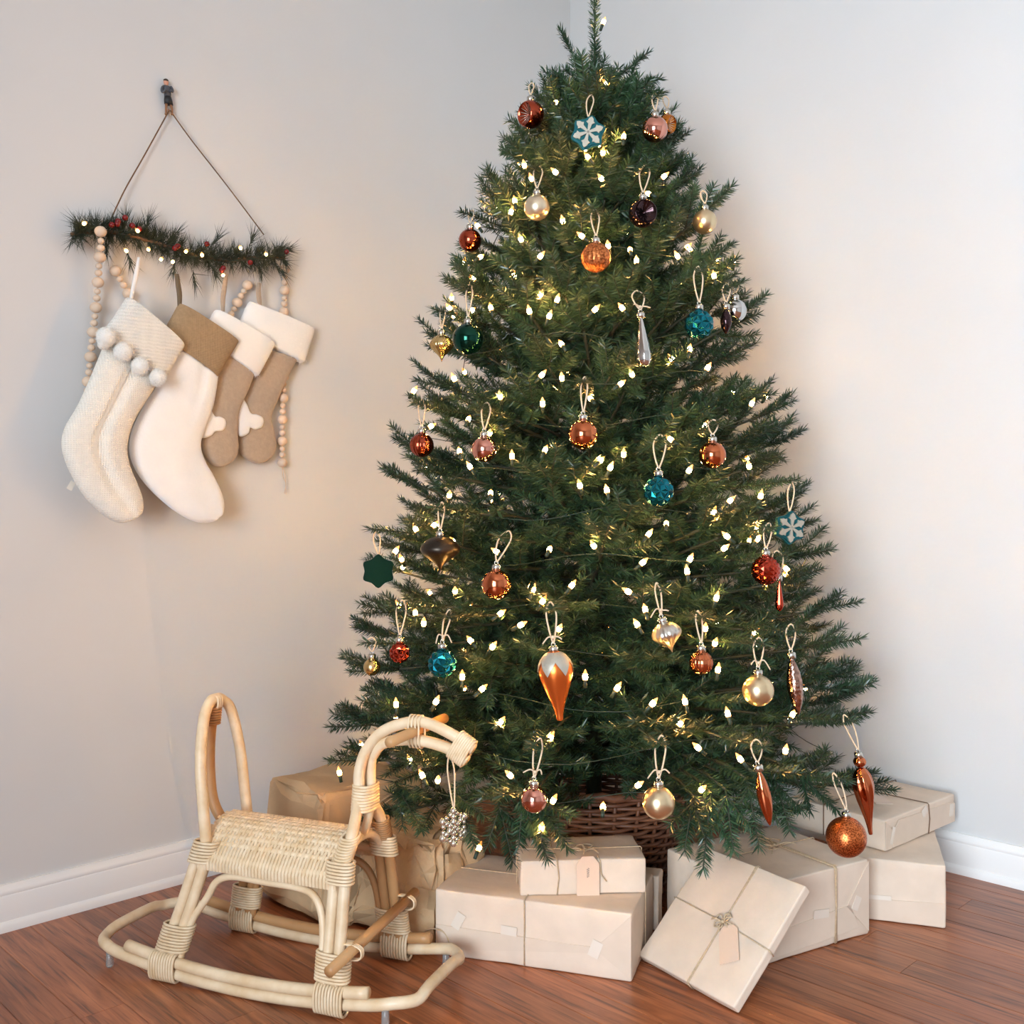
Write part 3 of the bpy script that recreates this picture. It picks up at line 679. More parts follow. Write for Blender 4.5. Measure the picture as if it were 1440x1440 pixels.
def bulb_mat(BULB_STRENGTH):
    # a clear bulb: hot filament in the middle, amber glow towards both ends
    m = bpy.data.materials.new('bulb_glow'); m.use_nodes = True; nt = m.node_tree; N = nt.nodes; L = nt.links; b = N['Principled BSDF']
    b.inputs['Base Color'].default_value = (*lin((255, 214, 150)), 1); b.inputs['Roughness'].default_value = 0.2
    tc = N.new('ShaderNodeTexCoord'); sp = N.new('ShaderNodeSeparateXYZ'); L.new(tc.outputs['Object'], sp.inputs[0])
    ab = N.new('ShaderNodeMath'); ab.operation = 'ABSOLUTE'; ad = N.new('ShaderNodeMath'); ad.operation = 'ADD'; ad.inputs[1].default_value = 0.0022
    L.new(sp.outputs['Z'], ad.inputs[0]); L.new(ad.outputs[0], ab.inputs[0])
    mr = N.new('ShaderNodeMapRange'); mr.inputs[1].default_value = 0.0012; mr.inputs[2].default_value = 0.0062; L.new(ab.outputs[0], mr.inputs[0])
    rp = N.new('ShaderNodeValToRGB'); rp.color_ramp.elements[0].color = (*lin((255, 196, 112)), 1); rp.color_ramp.elements[1].color = (*lin((255, 150, 52)), 1); L.new(mr.outputs[0], rp.inputs['Fac'])
    st = N.new('ShaderNodeValToRGB'); st.color_ramp.elements[0].color = (1, 1, 1, 1); st.color_ramp.elements[1].color = (0.006, 0.006, 0.006, 1); L.new(mr.outputs[0], st.inputs['Fac'])
    mu = N.new('ShaderNodeMath'); mu.operation = 'MULTIPLY'; mu.inputs[1].default_value = BULB_STRENGTH; L.new(st.outputs[0], mu.inputs[0])
    L.new(rp.outputs[0], b.inputs['Emission Color']); L.new(mu.outputs[0], b.inputs['Emission Strength']); return m
glowm = bulb_mat(BULB_STRENGTH); tinym = bulb_mat(BULB_STRENGTH * 0.12)
sockm = mat('green_socket', (30, 48, 34), 0.5)
lights = thing('string_light', 'green wire string of warm white fairy lights wound around the christmas tree', 'lights', T3(TREE))
bb = MB(); bb.lathe([(0.0012, -0.011), (0.0042, -0.009), (0.0050, -0.003), (0.0044, 0.003), (0.0026, 0.008), (0.0006, 0.012)], 10); bulbme = bb.mesh('light_bulb', glowm)
bs = MB(); bs.lathe([(0.0036, -0.024), (0.0040, -0.009), (0.003, -0.008)], 8); sockme = bs.mesh('socket', sockm)
rng = random.Random(3); BP = []
for (px, py) in bulbs:
    p = at_tree(px, py, rng.uniform(0.90, 1.0))
    nt_ = min(TIPS, key=lambda t: (t - p).length)
    if (nt_ - p).length > 0.032 and py > 130 and math.hypot(p.x - TREE.x, p.y - TREE.y) > 0.97 * tree_r(p.z) and p.y > 2.25: p = nt_ + (p - nt_).normalized() * 0.018
    p = p - TREE; BP.append(p)
    M = T3(p) @ Euler((rng.uniform(-0.9, 0.9), rng.uniform(-0.9, 0.9), rng.uniform(0, 6))).to_matrix().to_4x4()
    if py < 40: M = T3(p) @ Euler((0, 0.35, 0)).to_matrix().to_4x4()
    o = link('light_bulb', bulbme, lights, M); link('socket', sockme, o)
for i in range(70):   # the bulbs on the far side of the tree, which light the walls
    z = 0.3 + 1.5 * (i + 0.5) / 70; a = math.radians(rng.uniform(0, 180)); r = tree_r(z) * rng.uniform(0.75, 0.97)
    M = T3((r * math.cos(a), r * math.sin(a), z)) @ Euler((rng.uniform(-0.9, 0.9), rng.uniform(-0.9, 0.9), 0)).to_matrix().to_4x4()
    o = link('light_bulb', bulbme, lights, M); link('socket', sockme, o)
b = MB(); pts = []
for i in range(600):
    z = 0.28 + 1.72 * i / 600; a = i * 0.19; r = tree_r(z) * (0.80 + 0.06 * math.sin(i * 0.7)); pts.append((r * math.cos(a), r * math.sin(a), z + 0.012 * math.sin(i * 1.3)))
b.tube(catmull(pts, 2), 0.0011, 4); b.build('wire', sockm, lights)

# ================================================================== wrapped gifts
kraftm = mat('kraft_paper', (222, 202, 182), 0.62, vary=0.05, vscale=18, bump=0.35, bscale=26, bdist=0.004, spec=0.35)
foldm = mat('kraft_fold', (218, 198, 178), 0.62, vary=0.04, vscale=18, spec=0.35)
tapem = mat('clear_tape', (228, 214, 198), 0.18)
cordm = mat('jute_cord', (196, 170, 138), 0.85, vary=0.15, vscale=160)
leatherm = mat('brown_leather_cord', (112, 82, 58), 0.7)
tagm = mat('kraft_tag', (226, 196, 172), 0.7)
tag2m = mat('plain_tag', (222, 202, 186), 0.7)
inkm = mat('pencil_ink', (150, 128, 118), 0.8)
def frame(p_left, p_right, depth, z=0.0):
    """frame centred on a box footprint given its front edge (left to right) and depth"""
    a = Vector((p_left[0], p_left[1], 0)); c = Vector((p_right[0], p_right[1], 0)); d = (c - a); L = d.length; d.normalize(); n = Vector((-d.y, d.x, 0))
    ctr = (a + c) / 2 + n * depth / 2
    return T3((ctr.x, ctr.y, z)) @ Matrix.Rotation(math.atan2(d.y, d.x), 4, 'Z'), L
def gift(label, p_left, p_right, depth, h, z=0.0, seed=0, warp=0.0022):
    M, L = frame(p_left, p_right, depth, z + 0.0005)
    t = thing('gift_box', label, 'gift', M, 'brown paper gifts around the tree')
    MB().rbox(L / 2, depth / 2, h / 2, 0.0045, 8, warp, seed).build('paper_wrap', kraftm, t)
    return t, L / 2, depth / 2, h
def cord_round(t, a, b_, h, axis, pos, m=cordm, r=0.0013, name='cord', n=4, slack=0.0):
    """closed cord round a box: axis 'x' runs over the long way, 'y' over the short way at offset pos"""
    e = 0.003
    if axis == 'y': pts = [(pos, -b_ - e, h * 0.02), (pos + slack, -b_ - e, h * 0.5), (pos, -b_ - e, h), (pos, -b_, h + e), (pos - slack, 0, h + e), (pos, b_, h + e), (pos, b_ + e, h), (pos, b_ + e, h * 0.02)]
    else: pts = [(-a - e, pos, h * 0.02), (-a - e, pos + slack, h * 0.5), (-a - e, pos, h), (-a, pos, h + e), (0, pos - slack, h + e), (a, pos, h + e), (a + e, pos, h), (a + e, pos, h * 0.02)]
    MB().tube(pts, r, 6).build(name, m, t)
def flap(t, pts, off, name='paper_fold', m=foldm):
    """thin raised paper flap: polygon of 3D points pushed out by off"""
    P = [Vector(p) for p in pts]; n = (P[1] - P[0]).cross(P[2] - P[0]).normalized(); off_v = Vector(off)
    k = len(P); b = MB(); vs = [p + off_v * 0.1 for p in P] + [p + off_v for p in P]
    b.add(vs, [tuple(range(k)), tuple(range(2 * k - 1, k - 1, -1))] + [(i, (i + 1) % k, (i + 1) % k + k, i + k) for i in range(k)])
    return b.build(name, m, t, False, None, True)
def bowknot(t, p, s=1.0, m=cordm, seed=0, nloops=2, up=(0, 0, 1)):
    rr = random.Random(seed); b = MB(); p = Vector(p); up = Vector(up); e1 = up.orthogonal().normalized(); e2 = up.cross(e1)
    for i in range(nloops):
        a = rr.uniform(0, 6.28); d = e1 * math.cos(a) + e2 * math.sin(a); q = e1 * math.sin(a) - e2 * math.cos(a); L = rr.uniform(0.018, 0.028) * s
        b.tube(catmull([p, p + d * L * 0.6 + q * L * 0.35 + up * 0.006, p + d * L + up * 0.004, p + d * L * 0.6 - q * L * 0.35 + up * 0.005, p], 5), 0.0013, 5)
        a2 = a + 2.2; d2 = e1 * math.cos(a2) + e2 * math.sin(a2)
        b.tube(catmull([p, p + d2 * L * 0.7 + up * 0.008, p + d2 * L * 1.3 + up * 0.003], 5), 0.0013, 5)
    b.sphere(p + up * 0.002, 0.0042, 8, 6); b.build('bow', m, t)

# 1 long box in front
t, a, bd, h = gift('long brown paper gift lying in front of the basket with a smaller gift on top', (-0.160, 2.092), (0.234, 1.962), 0.235, 0.134, 0, 1)
F_ = (0, -0.0020, 0)
flap(t, [(a - 0.001, -bd, h - 0.004), (a - 0.075, -bd, h * 0.42), (a - 0.001, -bd, 0.006)], F_)
flap(t, [(-a + 0.002, -bd, h * 0.46), (a - 0.07, -bd, h * 0.44), (a - 0.07, -bd, h * 0.36), (-a + 0.002, -bd, 0.01)], F_)
for (x, z, wx, wz, r) in ((-0.045, 0.069, 0.034, 0.018, 0.05), (-0.155, 0.075, 0.02, 0.035, 0.5), (0.135, 0.056, 0.022, 0.034, 0.35)):
    MB().box((0, 0, 0), (wx, 0.0006, wz)).build('tape', tapem, t, False, T3((x, -bd - 0.0024, z)) @ Matrix.Rotation(r, 4, 'Y'))
cord_round(t, a, bd, h, 'y', -0.012); cord_round(t, a, bd, h, 'x', 0.01)
# 2 small box on it
t, a, bd, h = gift('small brown paper gift with a long tag lying on top of the long gift', (0.0173, 2.052), (0.276, 2.068), 0.15, 0.072, 0.1345, 2)
cord_round(t, a, bd, h, 'y', -0.055, slack=0.004); cord_round(t, a, bd, h, 'x', -0.01, slack=0.006); bowknot(t, (0.01, -0.03, h + 0.003), 1.4, cordm, 4, 3)
MB().tube(catmull([(0.03, -bd + 0.01, h + 0.004), (0.034, -bd - 0.004, h - 0.004), (0.036, -bd - 0.004, h * 0.6), (0.047, -bd - 0.004, h * 0.38)], 5), 0.0013, 6).build('cord', cordm, t)
g = MB(); W_, H_ = 0.0235, 0.046
g.prism([(-W_, -H_), (W_, -H_), (W_, H_ - 0.016), (W_ - 0.012, H_), (-W_ + 0.012, H_), (-W_, H_ - 0.016)], -0.0006, 0.0006)
gt = g.build('gift_tag', tagm, t, False, T3((0.0085, -bd - 0.0065, 0.0355)) @ Matrix.Rotation(0.06, 4, 'X') @ Matrix.Rotation(-0.02, 4, 'Y'), True)
rr = random.Random(2); sc_ = [(0.003 * math.sin(i * 2.1) * (1 if i % 3 else 1.9), -0.0011, 0.022 - i * 0.0013) for i in range(16)]
MB().tube(catmull(sc_, 3), 0.00035, 4).build('handwriting', inkm, gt)
# 3 slim box standing between
t, a, bd, h = gift('slim brown paper gift squeezed behind the long gift against the basket', (0.128, 2.262), (0.322, 2.200), 0.05, 0.121, 0, 3)
# 4 big box at the right of the basket
nN = Vector((0.4886, 2.022)); dr = Vector((0.864, 0.504)); pR = nN + dr * 0.335
t, a, bd, h = gift('large deep brown paper gift with a jute cord behind the leaning square gift', nN, pR, 0.278, 0.162, 0, 4)
flap(t, [(a - 0.001, -bd, h - 0.004), (a - 0.07, -bd, h * 0.45), (a - 0.001, -bd, 0.006)], F_)
flap(t, [(-a + 0.002, -bd, h * 0.36), (a - 0.06, -bd, h * 0.46), (a - 0.03, -bd, 0.02), (-a + 0.002, -bd, 0.008)], F_)
for (x, z, wx, wz, r) in ((0.02, h * 0.45, 0.045, 0.018, 0.1), (a - 0.04, h * 0.46, 0.02, 0.03, 0.5)):
    MB().box((0, 0, 0), (wx, 0.0006, wz)).build('tape', tapem, t, False, T3((x, -bd - 0.0024, z)) @ Matrix.Rotation(r, 4, 'Y'))
cord_round(t, a, bd, h, 'y', 0.06, slack=0.004, r=0.0019); cord_round(t, a, bd, h, 'y', 0.064, r=0.0017); cord_round(t, a, bd, h, 'x', 0.02)
bowknot(t, (0.045, 0.02, h + 0.003), 1.8, cordm, 9, 3)
# 5 flat square gift leaning on it
pL = at_z(905, 1351, 0.0); pB = at_z(1039.7, 1427, 0.0); e = (pB - pL); LW = e.length; e.normalize(); nb_ = Vector((-e.y, e.x, 0)); 
ang = math.radians(43); M = T3((pL + pB) / 2 + Vector((0, 0, 0.0005))) @ Matrix((( e.x, nb_.x, 0, 0), (e.y, nb_.y, 0, 0), (0, 0, 1, 0), (0, 0, 0, 1))) @ Matrix.Rotation(ang, 4, 'X')
t = thing('gift_box', 'flat square brown paper gift with a pink-beige tag leaning against the large deep gift', 'gift', M, 'brown paper gifts around the tree')
S2 = LW / 2; th = 0.022; LH = 0.268
MB().rbox(S2, LH / 2, th / 2, 0.004, 8, 0.0012, 5, True, T3((0, LH / 2, 0))).build('paper_wrap', kraftm, t)
z_ = th + 0.002
for x0, off in ((0.012, 0.0), (0.016, 0.004)):
    MB().tube([(x0, -0.002, 0.002), (x0, -0.002, th), (x0 - 0.0, 0.004, z_), (x0 - off, LH / 2, z_ + 0.001), (x0 - 2 * off, LH - 0.004, z_), (x0 - 2 * off, LH + 0.002, th), (x0 - 2 * off, LH + 0.002, 0.002)], 0.0012, 6).build('cord', cordm, t)
MB().tube([(-S2 - 0.002, LH * 0.52, 0.002), (-S2 - 0.002, LH * 0.52, th), (-S2 + 0.004, LH * 0.52, z_), (0.012, LH * 0.5, z_), (S2 - 0.004, LH * 0.46, z_), (S2 + 0.002, LH * 0.46, th), (S2 + 0.002, LH * 0.46, 0.002)], 0.0013, 6).build('cord', cordm, t)
bowknot(t, (0.012, LH * 0.5, z_ + 0.001), 0.9, cordm, 7, 5)
g = MB(); W_, H_ = 0.0205, 0.040; g.prism([(-W_, -H_), (W_, -H_), (W_, H_ - 0.012), (W_ - 0.01, H_), (-W_ + 0.01, H_), (-W_, H_ - 0.012)], -0.0006, 0.0006)
g.build('gift_tag', tagm, t, False, T3((0.053, LH * 0.5 - 0.034, z_ + 0.0035)) @ Matrix.Rotation(-math.radians(90), 4, 'X') @ Matrix.Rotation(math.radians(-38), 4, 'Y'), True)
MB().tube(catmull([(0.012, LH * 0.5, z_ + 0.002), (0.024, LH * 0.5 - 0.0, z_ + 0.006), (0.030, LH * 0.5 - 0.008, z_ + 0.004)], 5), 0.001, 5).build('cord', cordm, t)
# 6 low box by the right wall
t, a, bd, h = gift('wide brown paper gift on the floor beside the bright wall under another gift', (0.7336, 2.288), (0.9568, 2.215), 0.30, 0.139, 0, 6)
flap(t, [(-a + 0.002, -bd, h * 0.32), (a - 0.002, -bd, h * 0.40), (a - 0.002, -bd, 0.004), (-a + 0.002, -bd, 0.004)], F_)
MB().box((0, 0, 0), (0.05, 0.0006, 0.010)).build('tape', tapem, t, False, T3((-0.02, -bd - 0.0025, h * 0.385)) @ Matrix.Rotation(-0.03, 4, 'Y'))
# 7 box on top of it
t, a, bd, h = gift('brown paper gift with a dark cord resting askew on top of the wide gift', (0.8557, 2.303), (1.1117, 2.523), 0.255, 0.072, 0.1395, 7)
flap(t, [(-a + 0.001, -bd, h - 0.003), (-a + 0.035, -bd, h * 0.55), (-a + 0.028, -bd, 0.003), (-a + 0.001, -bd, 0.003)], F_)
flap(t, [(-a + 0.034, -bd, h * 0.5), (-a + 0.06, -bd, h * 0.86), (a - 0.03, -bd, h * 0.78), (a - 0.002, -bd, h * 0.7), (a - 0.002, -bd, 0.004), (-a + 0.03, -bd, 0.004)], F_)
for (x, z, wx, wz, r) in ((0.012, h * 0.82, 0.026, 0.02, -0.5), (-a + 0.03, h * 0.45, 0.012, 0.04, 0.35), (a - 0.02, h * 0.5, 0.02, 0.03, 0.1)):
    MB().box((0, 0, 0), (wx, 0.0006, wz)).build('tape', tapem, t, False, T3((x, -bd - 0.0026, z)) @ Matrix.Rotation(r, 4, 'Y'))
cord_round(t, a, bd, h, 'y', 0.03, leatherm, 0.0012, slack=0.006); cord_round(t, a, bd, h, 'x', 0.03, leatherm, 0.0012)
bb_ = MB(); p = Vector((0.0, 0.0, h + 0.004))
for (x, y, z) in ((0.06, 0.04, 0.02), (0.05, -0.03, 0.006), (-0.05, -0.02, 0.016), (0.02, 0.06, 0.035), (-0.02, 0.07, 0.03), (0.07, 0.0, 0.03)):
    q = Vector((x, y, z)); bb_.tube(catmull([p, p + q * 0.5 + Vector((0, 0, 0.010)), p + q], 5), 0.0013, 5)
bb_.build('bow', leatherm, t)
g = MB(); g.prism([(-0.02, -0.035), (0.02, -0.035), (0.02, 0.025), (0.01, 0.035), (-0.01, 0.035), (-0.02, 0.025)], -0.0006, 0.0006)
g.build('gift_tag', tag2m, t, False, T3((-0.03, -0.035, h + 0.003)) @ Matrix.Rotation(math.radians(-88), 4, 'X') @ Matrix.Rotation(math.radians(40), 4, 'Y'), True)
# 8 big lumpy parcel and 9 crumpled parcel beside the rocking horse
kraftd = mat('rough_kraft_paper', (196, 164, 126), 0.7, vary=0.07, vscale=12, bump=0.6, bscale=14, bdist=0.01, spec=0.3)
def parcel(label, ctr, yaw, hx, hy, hz, seed, ragged, taper, rad=0.035, n=6):
    """paper parcel creased into flat facets"""
    t = thing('soft_parcel', label, 'gift', T3((ctr[0], ctr[1], 0)) @ Matrix.Rotation(yaw, 4, 'Z'), 'brown paper gifts around the tree')
    b = MB(); b.rbox(hx, hy, hz, rad, n); rr = random.Random(seed)
    vs = []
    for v in b.v:
        v = Vector(v); f = v.z / (2 * hz)
        v.x *= 1 - taper[0] * f; v.y *= 1 - taper[1] * f
        a = noise.noise(v * 6 + Vector((seed * 3.1, 0, 0)))
        v += Vector((rr.uniform(-1, 1), rr.uniform(-1, 1), rr.uniform(-1, 1))) * 0.007 * ragged + Vector((v.x, v.y, 0)).normalized() * a * 0.02 * ragged
        v.z = max(v.z, 0.001); vs.append(tuple(v))
    b.v = vs; fs = []; ms = []
    for q in b.f:
        if len(q) == 4:
            k = rr.randrange(2); fs += [(q[k], q[k + 1], q[(k + 2) % 4]), (q[k], q[(k + 2) % 4], q[(k + 3) % 4])]
        else: fs.append(q)
    b.f = fs; b.m = [0] * len(fs); autosmooth(b.build('paper_wrap', kraftd, t), 14); return t
t = parcel('big bulky brown paper parcel by the wall behind the rocking horse seat', (-0.40, 2.43), math.radians(44), 0.165, 0.135, 0.143, 2, 0.8, (0.08, 0.16), 0.03, 4)
MB().tube(catmull([(-0.06, -0.14, 0.10), (-0.05, -0.138, 0.17), (-0.01, -0.13, 0.235), (0.07, -0.11, 0.262), (0.1, 0.0, 0.275)], 6), 0.0018, 6).build('cord', cordm, t)
MB().tube(catmull([(-0.05, -0.14, 0.10), (-0.042, -0.138, 0.165), (0.0, -0.13, 0.228), (0.08, -0.11, 0.256), (0.11, 0.0, 0.272)], 6), 0.0018, 6).build('cord', cordm, t)
t = parcel('crumpled brown paper parcel with folded open ends under the tree beside the rocking horse', (-0.215, 2.26), math.radians(-28), 0.125, 0.10, 0.10, 6, 1.7, (0.25, 0.30), 0.03, 5)
# folded paper ends sticking up and out
def sheet(t, A, B, C_, D, bulge, seed):
    """crumpled sheet between four corners"""
    n = 9; b = MB(); A, B, C_, D = map(Vector, (A, B, C_, D)); nn = (B - A).cross(D - A).normalized(); vs = []
    for s in (0, 1):
        for i in range(n + 1):
            for j in range(n + 1):
                x = i / n; y = j / n; p = A.lerp(B, x).lerp(D.lerp(C_, x), y)
                k = math.sin(math.pi * x) * bulge + 0.012 * noise.noise(Vector((x * 4 + seed, y * 4, 1))) + 0.006 * abs(noise.noise(Vector((x * 9, y * 9 + seed, 3))))
                vs.append(p + nn * (k + 0.0012 * s))
    m_ = (n + 1) * (n + 1); fs = []
    for i in range(n):
        for j in range(n):
            q = (i * (n + 1) + j, (i + 1) * (n + 1) + j, (i + 1) * (n + 1) + j + 1, i * (n + 1) + j + 1); fs.append(q[::-1]); fs.append(tuple(k + m_ for k in q))
    b.add(vs, fs); autosmooth(b.build('paper_fold', kraftd, t), 24)
sheet(t, (-0.08, -0.03, 0.185), (0.06, -0.05, 0.185), (0.05, 0.05, 0.232), (-0.10, 0.06, 0.225), 0.012, 1)
sheet(t, (-0.03, -0.105, 0.105), (0.13, -0.09, 0.03), (0.09, -0.03, 0.185), (-0.06, -0.04, 0.20), 0.02, 3)
sheet(t, (0.09, -0.10, 0.01), (0.165, -0.02, 0.01), (0.10, 0.03, 0.16), (0.07, -0.04, 0.17), 0.015, 5)
sheet(t, (0.02, -0.115, 0.02), (0.12, -0.118, 0.004), (0.10, -0.075, 0.11), (-0.01, -0.085, 0.12), 0.02, 7)
MB().tube(catmull([(0.10, -0.118, 0.04), (0.13, -0.13, 0.055), (0.15, -0.12, 0.045), (0.16, -0.12, 0.02), (0.14, -0.13, 0.018), (0.17, -0.135, 0.004)], 6), 0.0016, 6).build('cord', cordm, t)

# ================================================================== rattan rocking horse
cane = mat('pale_rattan', (232, 210, 178), 0.40, rgb2=(216, 186, 146), vscale=9, stretch=(3, 3, 3), bump=0.15, bscale=30, objrand=0.06, spec=0.5)
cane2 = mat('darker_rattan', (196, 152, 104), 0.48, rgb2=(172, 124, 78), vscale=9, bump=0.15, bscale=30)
canew = mat('cane_strip', (234, 212, 180), 0.45, rgb2=(216, 186, 144), vscale=45, objrand=0.05)
clearm = mat('clear_rubber', (214, 214, 210), 0.15, trans=0.7, ior=1.4)
hd = Vector((0.929, -0.371)).normalized(); HORSE = T3((-0.472, 2.023, 0)) @ Matrix.Rotation(math.atan2(hd.y, hd.x), 4, 'Z')
horse = thing('rocking_horse', 'pale rattan rocking horse with a woven seat and looped backrest on the wooden floor', 'rocking horse', HORSE)
PR = 0.0112
def rz(t): return PR + 0.30 * t * t
def pole(name, pts, r=PR, n=6, m=cane, seg=10, closed=False, parent=None):
    return MB().tube(catmull(pts, n, closed), r, seg, closed).build(name, m, parent or horse)
HW, HL = 0.125, 0.365
loop = []
for t_ in [i / 14 for i in range(15)]: x = -0.30 + 0.60 * t_; loop.append((x, -HW, rz(x)))
for a_ in (25, 50, 75): loop.append((0.30 + 0.065 * math.sin(math.radians(a_)), -HW + 0.055 * (1 - math.cos(math.radians(a_))), rz(0.33)))
loop += [(HL, -0.05, rz(HL)), (HL, 0.05, rz(HL))]
for a_ in (75, 50, 25): loop.append((0.30 + 0.065 * math.sin(math.radians(a_)), HW - 0.055 * (1 - math.cos(math.radians(a_))), rz(0.33)))
for t_ in [i / 14 for i in range(15)]: x = 0.30 - 0.60 * t_; loop.append((x, HW, rz(x)))
for a_ in (25, 50, 75): loop.append((-0.30 - 0.065 * math.sin(math.radians(a_)), HW - 0.055 * (1 - math.cos(math.radians(a_))), rz(0.33)))
loop += [(-HL, 0.05, rz(HL)), (-HL, -0.05, rz(HL))]
for a_ in (75, 50, 25): loop.append((-0.30 - 0.065 * math.sin(math.radians(a_)), -HW + 0.055 * (1 - math.cos(math.radians(a_))), rz(0.33)))
pole('rocker_frame', loop, PR, 3, cane, 12, True)
def ringpath(c, A, B, n=20, p=0.75):
    out = []
    for i in range(n):
        a = 2 * math.pi * i / n; ca, sa = math.cos(a), math.sin(a)
        out.append(c + A * math.copysign(abs(ca) ** p, ca) + B * math.copysign(abs(sa) ** p, sa))
    return out
def binding(p0, p1, A, B, n, r=0.0030, m=canew, A1=None, B1=None, parent=None):
    b = MB(); p0, p1, A, B = map(Vector, (p0, p1, A, B)); A1 = Vector(A1) if A1 else A; B1 = Vector(B1) if B1 else B
    for i in range(n):
        f = i / (n - 1); b.tube(ringpath(p0.lerp(p1, f), A.lerp(A1, f), B.lerp(B1, f)), r, 6, True)
    return b.build('cane_binding', m, parent or horse)
BX, TX = -0.176, -0.112; FXB, FXT = 0.201, 0.196; TY, TZ = 0.080, 0.262
for s in (-1, 1):
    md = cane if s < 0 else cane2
    pole('side_rail', [(x, s * HW, rz(x) + 2 * PR - 0.001) for x in (-0.27, -0.18, -0.09, 0, 0.09, 0.18, 0.28)], PR, 4, md)
    # legs: two canes side by side each
    for q in (-1, 1):
        o_ = 0.0115 * q
        pole('leg', [(BX + o_, s * HW, rz(BX) + 0.01), ((BX + TX) / 2 + o_, s * (HW + TY) / 2, 0.14), (TX + o_, s * TY, TZ)], PR, 5, md)
        pole('leg', [(FXB + o_, s * HW, rz(FXB) + 0.01), ((FXB + FXT) / 2 + o_, s * (HW + TY) / 2, 0.14), (FXT + o_, s * TY, TZ)], PR, 5, md)
    # thin arch joining the legs under the seat
    ya = lambda z: s * (HW + (TY - HW) * (z / TZ))
    arch = [(BX + 0.030, ya(0.04), 0.04), (BX + 0.046, ya(0.11), 0.11), (TX + 0.016, ya(0.165), 0.165), (TX + 0.034, ya(0.196), 0.196), (TX + 0.070, ya(0.210), 0.210), (0.03, ya(0.210), 0.210), (FXT - 0.085, ya(0.209), 0.209),
            (FXT - 0.050, ya(0.198), 0.198), (FXT - 0.030, ya(0.165), 0.165), (FXB - 0.028, ya(0.11), 0.11), (FXB - 0.028, ya(0.04), 0.04)]
    pole('arch_cane', arch, 0.0075, 5, md, 8)
    # bindings: round each leg foot, over the rails, and at the seat corners
    for (xb, xt) in ((BX, TX), (FXB, FXT)):
        k0 = Vector((xb, s * HW, rz(xb))); k1 = Vector((xt, s * TY, TZ)); d = (k1 - k0)
        binding(k0 + d * 0.17, k0 + d * 0.36, (0.034, 0, 0), (0, 0.0145, 0), 9, 0.0029)
        binding((xb - 0.026, s * HW, rz(xb) + 0.0085), (xb + 0.03, s * HW, rz(xb) + 0.0085), (0, 0.0155, 0), (0, 0, 0.0265), 10, 0.0030)
        binding(k0 + d * 0.87, k0 + d * 1.02, (0.027, 0, 0), (0, 0.0145, 0), 7, 0.0029)
    for x in (-0.315, 0.315):
        b = MB(); b.lathe([(0.006, 0.004), (0.0075, 0.007), (0.0065, rz(x) - PR + 0.004), (0.004, rz(x) - PR + 0.005)], 14, T3((x, s * HW, 0))); b.build('rubber_foot', clearm, horse)
# backrest loop, its middle cane and ties
BK = [(-0.112, -0.080, 0.26), (-0.118, -0.083, 0.34), (-0.128, -0.078, 0.42), (-0.142, -0.052, 0.495), (-0.152, -0.022, 0.527), (-0.154, 0.0, 0.533), (-0.154, 0.022, 0.528), (-0.150, 0.048, 0.500), (-0.142, 0.066, 0.42), (-0.136, 0.073, 0.34), (-0.128, 0.076, 0.26)]
pole('backrest_loop', BK, PR, 6, cane)
pole('backrest_cane', [(-0.156, 0.0, 0.525), (-0.166, 0.0, 0.46), (-0.168, 0.0, 0.39), (-0.160, 0.0, 0.325), (-0.135, 0.0, 0.285), (-0.10, 0.0, 0.27)], PR, 6, cane2)
binding((-0.160, 0, 0.482), (-0.156, 0, 0.514), (0.0128, 0, 0), (0, 0.0128, 0), 7, 0.0026, cane2)
binding((-0.154, -0.006, 0.527), (-0.154, 0.006, 0.527), (0.013, 0, 0), (0, 0, 0.014), 3, 0.0026)
# neck and head: two canes from the front legs meet, run up together and bend forward
NK = [(FXT + 0.004, -TY, TZ - 0.01), (0.205, -0.055, 0.31), (0.198, -0.018, 0.37), (0.196, -0.012, 0.42), (0.2116, -0.006, 0.466), (0.2506, -0.002, 0.503), (0.319, 0, 0.522), (0.379, 0, 0.507), (0.432, 0, 0.480)]
pole('neck_cane', NK, PR, 6, cane)
NK2 = [(FXT + 0.004, TY, TZ - 0.01), (0.205, 0.055, 0.31), (0.198, 0.018, 0.37), (0.200, 0.012, 0.42), (0.2164, 0.006, 0.450), (0.2443, 0.002, 0.476), (0.315, 0, 0.487), (0.3833, 0, 0.476), (0.418, 0, 0.456)]
pole('neck_cane', NK2, PR, 6, cane)
pole('neck_cane', [(0.188, 0, 0.287), (0.203, 0.0, 0.31), (0.212, 0.004, 0.36), (0.212, 0.006, 0.43), (0.218, 0.006, 0.452)], PR * 0.8, 6, cane)
binding((0.203, -0.002, 0.347), (0.203, 0, 0.392), (0.021, 0, 0), (0, 0.030, 0), 9, 0.0030, canew, (0.020, 0, 0), (0, 0.026, 0))
binding((0.3945, 0, 0.4865), (0.421, 0, 0.4705), (0.0145, 0, 0.024), (0, 0.0135, 0), 8, 0.0026)
for s in (-1, 1): binding((FXT + 0.002, s * (TY - 0.004), 0.270), (0.203, s * 0.056, 0.308), (0.0165, 0, 0), (0, 0.0150, 0.004), 9, 0.0028, canew if s < 0 else cane2)
MB().tube([(0.312, -0.105, 0.5045), (0.312, 0.125, 0.5045)], 0.0098, 12).build('handle_bar', cane2, horse)
binding((0.302, 0, 0.5035), (0.324, 0, 0.5035), (0, 0.013, 0), (0, 0, 0.0305), 4, 0.0022)
